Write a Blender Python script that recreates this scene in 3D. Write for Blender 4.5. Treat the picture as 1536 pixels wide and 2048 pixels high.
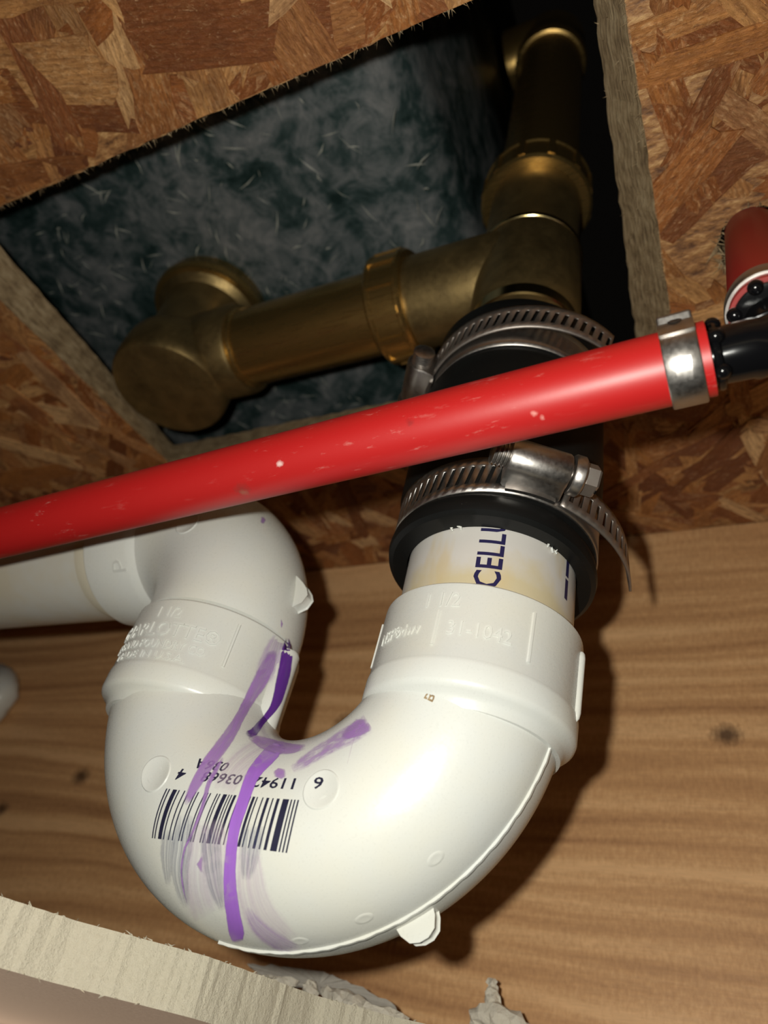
import bpy, bmesh, math, random
import numpy as np
from mathutils import Vector, Matrix

for _o in list(bpy.data.objects):
    bpy.data.objects.remove(_o, do_unlink=True)
scene = bpy.context.scene
COL = scene.collection
S = 0.001                                   # everything below is written in millimetres
BASE = Vector((0, 0, 2400.0))               # height of the viewpoint above the room's floor
PI = math.pi

# ------------------------------------------------------------------ camera
cam_d = bpy.data.cameras.new('camera')
cam = bpy.data.objects.new('camera', cam_d)
COL.objects.link(cam)
RT = ((0.90189659, -0.12672335, -0.41294519),
      (0.39238046, 0.64008073, 0.66055600),
      (0.18061039, -0.75778483, 0.62701040))     # rows: room axes seen as (right, down, forward)
right = Vector([r[0] for r in RT]); down = Vector([r[1] for r in RT]); fwd = Vector([r[2] for r in RT])
m3 = Matrix((right, -down, -fwd)).transposed()
cam.matrix_world = Matrix.Translation(BASE * S) @ m3.to_4x4()
cam_d.sensor_fit = 'VERTICAL'
cam_d.sensor_height = 36.0
cam_d.sensor_width = 27.0
cam_d.lens = 1483.0 / 2048.0 * 36.0
cam_d.clip_start = 0.005
cam_d.clip_end = 20
cam_d.dof.use_dof = True
cam_d.dof.focus_distance = 0.192
cam_d.dof.aperture_fstop = 13.0
scene.camera = cam

# ------------------------------------------------------------------ world, flash, added fill lamp, exposure
world = bpy.data.worlds.new('world')
scene.world = world
world.use_nodes = True
world.node_tree.nodes['Background'].inputs[0].default_value = (1.0, 0.86, 0.72, 1)
world.node_tree.nodes['Background'].inputs[1].default_value = 0.002

fl = bpy.data.lights.new('camera_flash', 'POINT')
fl.energy = 2.15
fl.color = (0.985, 0.97, 0.88)
fl.shadow_soft_size = 0.0032
flash = bpy.data.objects.new('camera_flash', fl)
COL.objects.link(flash)
flash.location = (BASE + right * -19.0 + down * -11.5 + fwd * -1.0) * S

rl = bpy.data.lights.new('fill_lamp', 'AREA')  # unseen lamp added as fill, brightens the underside of the plasterboard
rl.shape = 'DISK'; rl.size = 0.5
rl.energy = 42.0
rl.color = (1.0, 0.82, 0.62)
fill_lamp = bpy.data.objects.new('fill_lamp', rl)
COL.objects.link(fill_lamp)
fill_lamp.location = (BASE + Vector((-1800, 250, -420))) * S
fill_lamp.rotation_euler = (Vector((-150, 120, 10)) - Vector((-1800, 250, -420))).to_track_quat('-Z', 'Y').to_euler()

vs = scene.view_settings
vs.view_transform = 'Standard'
vs.look = 'None'
vs.exposure = 0.0
vs.gamma = 1.0
vs.use_curve_mapping = False


# ------------------------------------------------------------------ mesh helpers
class MB:
    """collects vertices and faces (room millimetres) of one mesh"""
    def __init__(s):
        s.v = []; s.f = []; s.uv = []

    def add(s, vs_, fs_, uv=None):
        b = len(s.v)
        s.v += [tuple(p) for p in vs_]
        s.f += [tuple(i + b for i in q) for q in fs_]
        s.uv += list(uv) if uv is not None else [(0, 0)] * len(vs_)
        return s

    def box(s, lo, hi, mat=None):
        x0, y0, z0 = lo; x1, y1, z1 = hi
        vs_ = [Vector(p) for p in ((x0, y0, z0), (x1, y0, z0), (x1, y1, z0), (x0, y1, z0), (x0, y0, z1), (x1, y0, z1), (x1, y1, z1), (x0, y1, z1))]
        if mat is not None:
            vs_ = [mat @ p for p in vs_]
        return s.add(vs_, [(0, 3, 2, 1), (4, 5, 6, 7), (0, 1, 5, 4), (1, 2, 6, 5), (2, 3, 7, 6), (3, 0, 4, 7)])

    def lathe(s, prof, o, d, n=64, xdir=None, warp=None, caps=True):
        """prof: (radius, distance along d); o: a point on the axis"""
        d = Vector(d).normalized(); o = Vector(o)
        a = Vector(xdir) if xdir else (Vector((1, 0, 0)) if abs(d.x) < .8 else Vector((0, -1, 0)))
        a = (a - d * a.dot(d)).normalized(); b = d.cross(a)
        vs_, fs_, uv = [], [], []
        for k, (r, h) in enumerate(prof):
            for i in range(n):
                t = 2 * PI * i / n
                rr = r * (warp(t, h) if warp else 1)
                vs_.append(o + d * h + (a * math.cos(t) + b * math.sin(t)) * rr)
                uv.append((i / n, h))
        for k in range(len(prof) - 1):
            for i in range(n):
                j = (i + 1) % n
                fs_.append((k * n + i, k * n + j, (k + 1) * n + j, (k + 1) * n + i))
        if prof[-1][1] < prof[0][1]: fs_ = [q[::-1] for q in fs_]
        for k, rev in ((0, True), (len(prof) - 1, False)):
            if caps and prof[k][0] > 1e-6:
                c = tuple(k * n + i for i in range(n))
                fs_.append(c[::-1] if rev else c)
        return s.add(vs_, fs_, uv)

    def sweep(s, pts, rad, n=32, caps=True, up=None, section=None):
        """tube along pts; rad: radius or list; section: list of (a, b) offsets instead of a circle"""
        pts = [Vector(p) for p in pts]
        if not hasattr(rad, '__len__'):
            rad = [rad] * len(pts)
        tg = []
        for i in range(len(pts)):
            t = pts[min(i + 1, len(pts) - 1)] - pts[max(i - 1, 0)]
            tg.append(t.normalized())
        a = Vector(up) if up else (Vector((0, 0, 1)) if abs(tg[0].z) < .8 else Vector((0, -1, 0)))
        vs_, fs_, uv = [], [], []
        L = 0
        sec = section or [(math.cos(2 * PI * i / n), math.sin(2 * PI * i / n)) for i in range(n)]
        n = len(sec)
        for i, p in enumerate(pts):
            a = (a - tg[i] * a.dot(tg[i])).normalized(); b = tg[i].cross(a)
            if i: L += (p - pts[i - 1]).length
            for k, (x, y) in enumerate(sec):
                vs_.append(p + (a * x + b * y) * rad[i]); uv.append((k / n, L))
        for i in range(len(pts) - 1):
            for k in range(n):
                j = (k + 1) % n
                fs_.append((i * n + k, i * n + j, (i + 1) * n + j, (i + 1) * n + k))
        if caps:
            fs_.append(tuple(range(n))[::-1]); fs_.append(tuple((len(pts) - 1) * n + k for k in range(n)))
        return s.add(vs_, fs_, uv)

    def build(s, name, mat, parent=None, org=None, smooth=True, sharp=35, mods=()):
        if parent is not None:
            org = ORG[parent.name]
        if org is None:
            org = Vector(s.v[0])
        org = Vector(org)
        me = bpy.data.meshes.new(name)
        me.from_pydata([((Vector(p) - org) * S)[:] for p in s.v], [], s.f)
        me.validate()
        u = me.uv_layers.new(name='UVMap')
        for lp in me.loops:
            u.data[lp.index].uv = s.uv[lp.vertex_index]
        me.materials.append(MATS[mat])
        if smooth:
            me.shade_smooth()
            if sharp:
                me.set_sharp_from_angle(angle=math.radians(sharp))
        me.update()
        o = bpy.data.objects.new(name, me)
        COL.objects.link(o)
        link(o, org, parent)
        for kind, kw in mods:
            md = o.modifiers.new(kind.lower(), kind)
            for k, v in kw.items(): setattr(md, k, v)
        return o


ORG = {}


def link(o, org, parent):
    ORG[o.name] = Vector(org)
    if parent is not None:
        o.parent = parent
        o.location = (Vector(org) - ORG[parent.name]) * S
    else:
        o.location = (Vector(org) + BASE) * S


def empty(name, org):
    o = bpy.data.objects.new(name, None)
    o.empty_display_size = 0.01
    COL.objects.link(o)
    link(o, org, None)
    return o


def tag(o, label=None, cat=None, group=None, kind=None):
    if label: o['label'] = label
    if cat: o['category'] = cat
    if group: o['group'] = group
    if kind: o['kind'] = kind
    return o


# ------------------------------------------------------------------ materials
MATS = {}


class NT:
    def __init__(s, name):
        m = bpy.data.materials.new(name); m.use_nodes = True
        s.m = m; s.t = m.node_tree; s.b = s.t.nodes['Principled BSDF']; s.out = s.t.nodes['Material Output']
        MATS[name] = m

    def n(s, typ, ins=None, **kw):
        nd = s.t.nodes.new(typ)
        for k, v in kw.items(): setattr(nd, k, v)
        for k, v in (ins or {}).items(): s.set(nd, k, v)
        return nd

    def set(s, nd, k, v):
        if hasattr(v, 'bl_idname') and hasattr(v, 'outputs'): v = v.outputs[0]
        if isinstance(v, bpy.types.NodeSocket): s.t.links.new(v, nd.inputs[k])
        else: nd.inputs[k].default_value = v

    def p(s, **kw):
        for k, v in kw.items(): s.set(s.b, k.replace('_', ' '), v)

    def mix(s, fac, a, b, mode='MIX'):
        nd = s.n('ShaderNodeMix', data_type='RGBA', blend_type=mode, clamp_factor=True)
        s.set(nd, 0, fac)
        for i, c in ((6, a), (7, b)):
            s.set(nd, i, (*c, 1) if isinstance(c, tuple) and len(c) == 3 else c)
        return nd.outputs[2]

    def math(s, op, a, b=0.0, c=0.0, clamp=False):
        nd = s.n('ShaderNodeMath', operation=op, use_clamp=clamp)
        s.set(nd, 0, a); s.set(nd, 1, b); s.set(nd, 2, c)
        return nd.outputs[0]

    def ramp(s, fac, stops):
        nd = s.n('ShaderNodeValToRGB'); s.set(nd, 0, fac)
        e = nd.color_ramp.elements
        while len(e) < len(stops): e.new(0.5)
        for el, (pos, c) in zip(e, stops):
            el.position = pos; el.color = (*c, 1) if hasattr(c, '__len__') else (c, c, c, 1)
        return nd.outputs[0]

    def co(s, scale=(1, 1, 1), kind='Object', rot=(0, 0, 0), loc=(0, 0, 0)):
        tc = s.n('ShaderNodeTexCoord')
        mp = s.n('ShaderNodeMapping', {'Vector': tc.outputs[kind], 'Scale': scale, 'Rotation': rot, 'Location': loc})
        return mp.outputs[0]

    def noise(s, vec, scale=1.0, detail=4.0, rough=.55, dist=0.0):
        nd = s.n('ShaderNodeTexNoise', {'Vector': vec, 'Scale': scale, 'Detail': detail, 'Roughness': rough, 'Distortion': dist})
        return nd.outputs[0]

    def bump(s, h, strength=.3, dist=.0003):
        nd = s.n('ShaderNodeBump', {'Height': h, 'Strength': strength, 'Distance': dist})
        s.set(s.b, 'Normal', nd.outputs[0])


# white plastic of the drain pipes
def mat_pvc(name, base, warm, rough):
    g = NT(name)
    c = g.co((1000, 1000, 1000))            # millimetres
    big = g.noise(c, .045, 3)
    col = g.mix(g.ramp(big, [(.38, 0.0), (.68, 1.0)]), base, warm)
    sp = g.noise(c, .42, 5, .7)
    col = g.mix(g.ramp(sp, [(.70, 0.0), (.80, .55)]), col, (.52, .40, .24))
    fine = g.noise(c, 1.6, 2)
    g.p(Base_Color=col, Roughness=g.ramp(fine, [(.3, rough - .05), (.7, rough + .07)]), IOR=1.46)
    g.bump(g.noise(c, .55, 3), .12, .00025)


mat_pvc('white_plastic', (.585, .597, .572), (.605, .602, .545), .30)
mat_pvc('pipe_plastic', (.58, .577, .535), (.57, .52, .41), .36)

g = NT('stub_plastic')                      # inlet pipe: white with a yellow cement film near the joint
c = g.co((1000, 1000, 1000))
sep = g.n('ShaderNodeSeparateXYZ', {0: c})
n1 = g.noise(c, .09, 4, .6)
h = g.math('ADD', g.math('SUBTRACT', sep.outputs[2], 84.0), g.math('MULTIPLY', n1, 26.0))
film = g.ramp(g.math('DIVIDE', h, 40.0), [(.28, .95), (.56, 0.0)])
patch = g.ramp(g.noise(g.co((1000, 1000, 350), loc=(3.2, 1, 0)), .075, 3), [(.53, 0.0), (.62, .75)])
cc = g.mix(film, (.53, .51, .48), (.51, .44, .28))
cc = g.mix(g.math('MULTIPLY', patch, .7), cc, (.52, .41, .22))
cc = g.mix(g.ramp(g.noise(g.co((1000, 1000, 500), loc=(-30, 12, 0)), .10, 2), [(.62, 0.0), (.75, .35)]), cc, (.46, .37, .50))
g.p(Base_Color=cc, Roughness=.3)
g.bump(g.noise(c, .5, 3), .1, .0002)

g = NT('cement'); g.p(Base_Color=(.58, .535, .42, 1), Roughness=.35)

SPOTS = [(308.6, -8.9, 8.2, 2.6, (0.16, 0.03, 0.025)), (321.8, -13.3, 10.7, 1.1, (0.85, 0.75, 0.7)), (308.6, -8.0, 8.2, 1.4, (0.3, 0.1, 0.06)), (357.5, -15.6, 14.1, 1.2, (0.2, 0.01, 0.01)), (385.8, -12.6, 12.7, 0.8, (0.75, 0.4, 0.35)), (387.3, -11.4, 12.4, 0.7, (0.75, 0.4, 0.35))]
g = NT('red_tube')
c = g.co((1000, 1000, 1000))
scuff = g.math('MULTIPLY', g.ramp(g.noise(g.co((260, 1000, 1000)), .38, 6, .72), [(.60, 0.0), (.70, 1.0)]), g.ramp(g.noise(c, .035, 2), [(.42, 0.03), (.60, .42)]))
col = g.mix(scuff, (.39, .010, .010), (.60, .32, .28))
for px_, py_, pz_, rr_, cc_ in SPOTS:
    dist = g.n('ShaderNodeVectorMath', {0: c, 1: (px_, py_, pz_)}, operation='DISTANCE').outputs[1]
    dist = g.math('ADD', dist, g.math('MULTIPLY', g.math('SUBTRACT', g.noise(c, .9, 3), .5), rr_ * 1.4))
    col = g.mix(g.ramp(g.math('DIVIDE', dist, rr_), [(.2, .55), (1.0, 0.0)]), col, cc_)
g.p(Base_Color=col, Roughness=g.math('ADD', .43, g.math('MULTIPLY', scuff, .2)), IOR=1.5)
g.bump(g.noise(c, .25, 3), .1, .0002)

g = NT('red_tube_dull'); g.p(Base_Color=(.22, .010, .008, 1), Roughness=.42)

g = NT('black_rubber')
c = g.co((1000, 1000, 1000))
dust = g.ramp(g.noise(c, 1.3, 3, .7), [(.70, 0.0), (.80, .5)])
g.p(Base_Color=g.mix(dust, (.0042, .0046, .0046), (.20, .19, .17)), Roughness=.48, IOR=1.4, Specular_IOR_Level=.3)
g.bump(g.noise(c, .8, 3), .12, .0002)

g = NT('black_plastic')
g.p(Base_Color=(.003, .003, .0035, 1), Roughness=.16, IOR=1.45, Specular_IOR_Level=.4)

g = NT('stainless_steel')
c = g.co((1000, 1000, 1000))
g.p(Base_Color=g.mix(g.noise(c, .35, 4), (.46, .445, .425), (.37, .335, .31)), Metallic=1.0, Roughness=g.ramp(g.noise(c, .9, 3), [(.3, .32), (.75, .44)]))
g.bump(g.noise(c, .5, 3), .05, .0001)

g = NT('dull_steel')
c = g.co((1000, 1000, 1000))
g.p(Base_Color=g.mix(g.noise(c, .5, 4), (.40, .37, .34), (.30, .25, .22)), Metallic=.9, Roughness=.45)

g = NT('dark_steel'); g.p(Base_Color=(.10, .09, .08, 1), Metallic=.9, Roughness=.4)

g = NT('cast_brass')
c = g.co((1000, 1000, 1000))
g.p(Base_Color=g.mix(g.ramp(g.noise(c, .09, 4), [(.35, 0.0), (.7, 1.0)]), (.30, .21, .085), (.18, .125, .052)), Metallic=.85, Roughness=g.ramp(g.noise(c, .4, 4), [(.3, .38), (.7, .52)]))
g.bump(g.noise(c, 1.4, 3), .25, .0002)

g = NT('bright_brass')
c = g.co((1000, 1000, 1000))
st = g.noise(g.co((120, 1000, 1000)), .6, 4)
g.p(Base_Color=g.mix(st, (.56, .38, .13), (.36, .215, .07)), Metallic=.92, Roughness=g.ramp(st, [(.3, .22), (.7, .36)]))

g = NT('polished_brass'); g.p(Base_Color=(.62, .48, .22, 1), Metallic=1.0, Roughness=.2)

# dark mottled fibreglass
g = NT('fibreglass')
c = g.co((1000, 1000, 1000))
cl = g.noise(c, .030, 8, .68, .6)
cl2 = g.noise(g.co((1000, 1000, 1000), loc=(40, 9, 3)), .075, 6, .65, .8)
k = g.math('ADD', g.math('MULTIPLY', cl, .6), g.math('MULTIPLY', cl2, .4))
col = g.ramp(k, [(.38, (.008, .022, .020)), (.46, (.035, .058, .057)), (.53, (.115, .130, .132)), (.64, (.235, .235, .232))])
ln = g.n('ShaderNodeTexVoronoi', {'Vector': g.co((1000, 180, 1000), rot=(0, 0, .5)), 'Scale': .22}, feature='DISTANCE_TO_EDGE')
g.p(Base_Color=col, Roughness=.55, IOR=1.3)
g.bump(g.noise(c, .35, 6, .7), .5, .0008)
g = NT('glass_fibre'); g.p(Base_Color=(.42, .42, .36, 1), Roughness=.5)

# fir lumber: long wavy grain along x
g = NT('fir_lumber')
tc = g.n('ShaderNodeTexCoord')
sep = g.n('ShaderNodeSeparateXYZ', {0: tc.outputs['Object']})
wob = g.noise(g.co((2.0, 2.0, 5.0)), 1.0, 1, .5)
wob2 = g.noise(g.co((7, 7, 20)), 1.0, 2, .5)
zz = g.math('ADD', g.math('MULTIPLY', sep.outputs[2], 1.0), g.math('ADD', g.math('MULTIPLY', g.math('SUBTRACT', wob, .5), .085), g.math('MULTIPLY', g.math('SUBTRACT', wob2, .5), .014)))
cv = g.n('ShaderNodeCombineXYZ', {0: g.math('MULTIPLY', sep.outputs[0], .03), 1: 0.0, 2: zz})
band = g.noise(cv.outputs[0], 95.0, 2, .5)
band2 = g.noise(g.n('ShaderNodeCombineXYZ', {0: g.math('MULTIPLY', sep.outputs[0], 2.0), 1: 3.0, 2: zz}).outputs[0], 330.0, 3, .6)
b3 = g.math('ADD', g.math('MULTIPLY', band, .78), g.math('MULTIPLY', band2, .22))
col = g.ramp(b3, [(.32, (.32, .148, .064)), (.43, (.51, .268, .118)), (.50, (.62, .340, .152)), (.60, (.80, .480, .235))])
rays = g.noise(g.co((90, 90, 900)), 1.0, 4, .6)
col = g.mix(g.ramp(rays, [(.35, .22), (.65, 0.0)]), col, (.30, .16, .075))
for kx, kz, rad in ((-.182, .148, .0075), (-.010, .142, .0055), (-.345, .118, .006), (-.395, .098, .005), (-.140, .0585, .0045)):
    dv = g.n('ShaderNodeCombineXYZ', {0: g.math('MULTIPLY', g.math('SUBTRACT', sep.outputs[0], kx), .75), 1: 0.0, 2: g.math('SUBTRACT', sep.outputs[2], kz)})
    ln_ = g.n('ShaderNodeVectorMath', {0: dv.outputs[0]}, operation='LENGTH')
    dd = g.math('ADD', ln_.outputs[1], g.math('MULTIPLY', g.math('SUBTRACT', band2, .5), .004))
    col = g.mix(g.ramp(g.math('DIVIDE', dd, rad), [(.25, .85), (1.0, 0.0)]), col, (.055, .026, .014))
g.p(Base_Color=col, Roughness=.52, IOR=1.4)
g.bump(g.math('ADD', band2, g.math('MULTIPLY', rays, .5)), .25, .0004)


# oriented strand board
def mat_strand(name, per_piece):
    g = NT(name)
    uvn = g.n('ShaderNodeTexCoord')
    geo = g.n('ShaderNodeNewGeometry'); oi = g.n('ShaderNodeObjectInfo')
    rnd = g.math('FRACT', g.math('ADD', oi.outputs['Random'], g.math('MULTIPLY', geo.outputs['Random Per Island'], .731)))
    off = g.n('ShaderNodeCombineXYZ', {0: g.math('MULTIPLY', rnd, 91.0), 1: g.math('MULTIPLY', rnd, 37.0), 2: 0.0})
    vec = g.n('ShaderNodeVectorMath', {0: uvn.outputs['UV'], 1: off.outputs[0]}, operation='ADD').outputs[0]

    def st(sx, sy):
        return g.n('ShaderNodeVectorMath', {0: vec, 1: (sx, sy, 1)}, operation='MULTIPLY').outputs[0]
    grain = g.noise(st(.06, .75), 1.0, 5, .68, .4)
    broad = g.noise(st(.02, .12), 1.0, 3, .5)
    rib = g.noise(st(.28, .55), 1.0, 5, .72, .6)
    r2 = g.math('FRACT', g.math('MULTIPLY', rnd, 7.13))
    base = g.ramp(rnd, [(.0, (.16, .060, .022)), (.16, (.38, .160, .050)), (.34, (.52, .255, .082)), (.50, (.62, .36, .14)), (.62, (.27, .105, .034)), (.76, (.80, .54, .26)), (.90, (.66, .38, .14)), (1.0, (.19, .072, .026))])
    base = g.mix(g.ramp(broad, [(.3, .40), (.55, 0.0)]), base, (.22, .085, .028))
    dk = g.mix(g.ramp(grain, [(.3, .65), (.6, 0.0)]), base, (.13, .055, .02))
    col = g.mix(g.math('MULTIPLY', g.ramp(rib, [(.50, .0), (.68, .50)]), g.ramp(r2, [(.3, 0.1), (.6, 1.0)])), dk, (.82, .56, .28))
    spk = g.noise(st(.35, .8), 1.0, 5, .75, .8)
    stain = g.noise(g.n('ShaderNodeMapping', {'Vector': geo.outputs['Position'], 'Scale': (28, 28, 28)}).outputs[0], 1.0, 4, .6)
    col = g.mix(g.ramp(stain, [(.36, .45), (.48, 0.0)]), col, (.105, .042, .016))
    col = g.mix(g.ramp(spk, [(.36, .55), (.47, 0.0)]), col, (.13, .05, .02))
    col = g.mix(g.ramp(spk, [(.58, .0), (.72, .45)]), col, (.86, .62, .34))
    hs = g.n('ShaderNodeHueSaturation', {'Hue': .490, 'Saturation': 1.06, 'Value': 1.08, 'Color': col})
    g.p(Base_Color=hs.outputs[0], Roughness=.48, IOR=1.42)
    g.bump(g.math('ADD', g.math('ADD', grain, spk), g.math('MULTIPLY', rib, .8)), .9, .0009)


mat_strand('wood_strand', True)

g = NT('board_face')                        # brown face of the board between the strands
c = g.co((1000, 1000, 1000))
n1 = g.noise(g.co((300, 700, 700), rot=(0, 0, .6)), .5, 5, .7)
g.p(Base_Color=g.ramp(n1, [(.36, (.11, .045, .018)), (.52, (.34, .16, .056)), (.68, (.60, .36, .15))]), Roughness=.6)
g.bump(n1, .9, .001)

g = NT('board_core')                        # the sawn edge of the board and what shows between the strands
c = g.co((1000, 1000, 1000))
n1 = g.noise(g.co((160, 160, 900)), 1.0, 5, .65)
n2 = g.noise(c, .16, 4, .6)
col = g.ramp(g.math('ADD', g.math('MULTIPLY', n1, .6), g.math('MULTIPLY', n2, .4)), [(.34, (.115, .07, .032)), (.5, (.30, .21, .11)), (.66, (.46, .35, .21))])
g.p(Base_Color=col, Roughness=.8)
g.bump(n1, .9, .0012)

# plasterboard
g = NT('gypsum')
c = g.co((1000, 1000, 1000))
n1 = g.noise(c, .7, 6, .75); n2 = g.noise(c, .06, 3)
g.p(Base_Color=g.mix(n1, g.mix(n2, (.66, .58, .42), (.72, .65, .50)), (.86, .79, .63)), Roughness=.95)
g.bump(n1, 1.0, .0012)
g = NT('gypsum_light')
c = g.co((1000, 1000, 1000))
n1 = g.noise(c, .5, 6, .75)
g.p(Base_Color=g.mix(n1, (.78, .70, .55), (.92, .87, .76)), Roughness=.95)
g.bump(n1, 1.0, .001)
g = NT('grey_paper')
c = g.co((1000, 1000, 1000))
g.p(Base_Color=g.mix(g.noise(c, .5, 5), (.34, .31, .27), (.46, .43, .38)), Roughness=.9)
g = NT('ceiling_paint')
c = g.co((1000, 1000, 1000))
g.p(Base_Color=g.mix(g.noise(c, .1, 4), (.50, .40, .34), (.56, .46, .40)), Roughness=.7)
g.bump(g.noise(c, .5, 4), .3, .0004)


def mat_film(name, col, lo, hi, stretch, rough=.3, soft=.5):
    """thin purple film: brushed on, so its cover varies along the brush strokes"""
    g = NT(name)
    tc = g.n('ShaderNodeTexCoord')
    v = g.n('ShaderNodeVectorMath', {0: tc.outputs['UV'], 1: stretch}, operation='MULTIPLY').outputs[0]
    n = g.noise(v, 1.0, 5, .65, .3)
    at = g.n('ShaderNodeAttribute', attribute_name='cover')
    big = g.noise(g.co((1000, 1000, 1000)), .45, 3, .6)
    e = g.math('ADD', at.outputs['Fac'], g.math('MULTIPLY', g.math('SUBTRACT', big, .5), soft * 1.1))
    edge = g.ramp(e, [(max(.0, .30 - soft * .5), 0.0), (.30 + soft * .6, 1.0)])
    fac = g.math('MULTIPLY', g.ramp(n, [(.32, lo), (.68, hi)]), edge)
    g.p(Base_Color=(*col, 1), Roughness=rough)
    tr = g.n('ShaderNodeBsdfTransparent')
    mx = g.n('ShaderNodeMixShader', {0: fac, 1: tr.outputs[0], 2: g.b.outputs[0]})
    g.t.links.new(mx.outputs[0], g.out.inputs[0])


mat_film('primer_wash', (.50, .36, .60), .10, .55, (7, .03, 1))
mat_film('primer_mid', (.40, .24, .53), .10, .85, (4, .25, 1), .3, .7)
mat_film('primer_faint', (.60, .46, .62), .03, .38, (10, .02, 1))
mat_film('primer_light', (.36, .19, .50), .50, .95, (3, .10, 1), .3, .4)
mat_film('primer_bright', (.33, .135, .56), .88, 1.0, (3, .06, 1), .24, .22)
mat_film('primer_dark', (.085, .02, .20), .85, 1.0, (3, .10, 1), .18, .3)
mat_film('ink_smear', (.10, .11, .22), .0, .42, (16, .02, 1))
g = NT('ink'); g.p(Base_Color=(.012, .012, .035, 1), Roughness=.5)
g = NT('ink_blue'); g.p(Base_Color=(.014, .012, .06, 1), Roughness=.45)
g = NT('water'); g.p(Base_Color=(1, 1, 1, 1), Roughness=.02, IOR=1.33, Transmission_Weight=1.0)

# ------------------------------------------------------------------ the setting
H, TH = 249.0, 18.0                         # underside of the board, its thickness
JY = 304.0                                  # face of the joist
DW0, DW1 = 11.0, 23.7                       # plasterboard: painted face, upper face
OPEN_LO = [(-284.5, 57.5), (-6.5, 56.0), (-8.9, 204.0), (-265.5, 200.5)]
OPEN_UP = [(-277.5, 59.0), (-14.5, 58.0), (-24.0, 206.0), (-272.5, 204.0)]
HOLE_C, HOLE_R = (21.5, 156.0), 12.0


def densify(poly, step, jit, rnd):
    out = []
    for i, a in enumerate(poly):
        a = Vector(a); b = Vector(poly[(i + 1) % len(poly)])
        n = max(1, int((b - a).length / step)); nrm = Vector((-(b - a).y, (b - a).x)).normalized()
        for k in range(n):
            p = a.lerp(b, k / n)
            if k: p += nrm * rnd.uniform(-jit, jit)
            out.append(p)
    return out


def slab(name, outer, holes, z0, z1, mats, parent=None, org=None):
    """flat board with holes; holes: list of (lower outline, upper outline) with equal counts; mats: lower, sides, upper"""
    bm = bmesh.new()
    loops = [(outer, outer)] + list(holes)
    rings = []
    org = Vector(org if org else (outer[0][0], outer[0][1], z0))
    for lo, up in loops:
        vl = [bm.verts.new(((Vector((p[0], p[1], z0)) - org) * S)[:]) for p in lo]
        vu = [bm.verts.new(((Vector((p[0], p[1], z1)) - org) * S)[:]) for p in up]
        rings.append((vl, vu))
    sides = []
    for vl, vu in rings:
        for i in range(len(vl)):
            j = (i + 1) % len(vl)
            sides.append(bm.faces.new((vl[i], vl[j], vu[j], vu[i])))
    for f_ in sides: f_.material_index = 1
    for which, mi in ((0, 0), (1, 2)):
        ed = []
        for r in rings:
            vv = r[which]
            for i in range(len(vv)):
                e = bm.edges.get((vv[i], vv[(i + 1) % len(vv)]))
                ed.append(e)
        res = bmesh.ops.triangle_fill(bm, edges=ed, use_beauty=True, normal=(0, 0, 1))
        for f_ in res['geom']:
            if isinstance(f_, bmesh.types.BMFace): f_.material_index = mi
    bmesh.ops.recalc_face_normals(bm, faces=bm.faces)
    me = bpy.data.meshes.new(name); bm.to_mesh(me); bm.free()
    for m in mats: me.materials.append(MATS[m])
    o = bpy.data.objects.new(name, me); COL.objects.link(o); link(o, org, parent)
    return o


rnd = random.Random(7)
lo = densify(OPEN_LO, 4.0, .35, rnd)
up = []
_i = 0
for i in range(4):                           # same number of points along the upper outline
    a = Vector(OPEN_LO[i]); b = Vector(OPEN_LO[(i + 1) % 4]); n = max(1, int((b - a).length / 4.0))
    ua = Vector(OPEN_UP[i]); ub = Vector(OPEN_UP[(i + 1) % 4])
    for k in range(n):
        up.append(ua.lerp(ub, k / n) + Vector((rnd.uniform(-.5, .5), rnd.uniform(-.5, .5))))
hl = [(HOLE_C[0] + (HOLE_R + rnd.uniform(-1.2, 1.0)) * math.cos(2 * PI * k / 28), HOLE_C[1] + (HOLE_R + rnd.uniform(-1.2, 1.0)) * math.sin(2 * PI * k / 28)) for k in range(28)]
board = slab('ceiling', [(-900, -420), (380, -420), (380, 420), (-900, 420)], [(lo, up), (hl, hl)], H, H + TH, ('board_face', 'board_core', 'board_core'))
tag(board, 'brown oriented strand board overhead with a rectangular opening sawn in it', None, None, 'structure')


def clip_half(poly, p, n):
    """keep the side of the line through p where (q - p) . n >= 0"""
    out = []
    for i, a in enumerate(poly):
        b = poly[(i + 1) % len(poly)]
        da = (a - p).dot(n); db = (b - p).dot(n)
        if da >= 0: out.append(a)
        if (da >= 0) != (db >= 0): out.append(a.lerp(b, da / (da - db)))
    return out


def inside_open(x, y, pad=0):
    xl = -284.5 + (y - 57.5) * (19.0 / 143.0); xr = -6.5 - (y - 56) * .016
    return 57 - pad < y < 202 + pad and xl - pad < x < xr + pad


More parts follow.
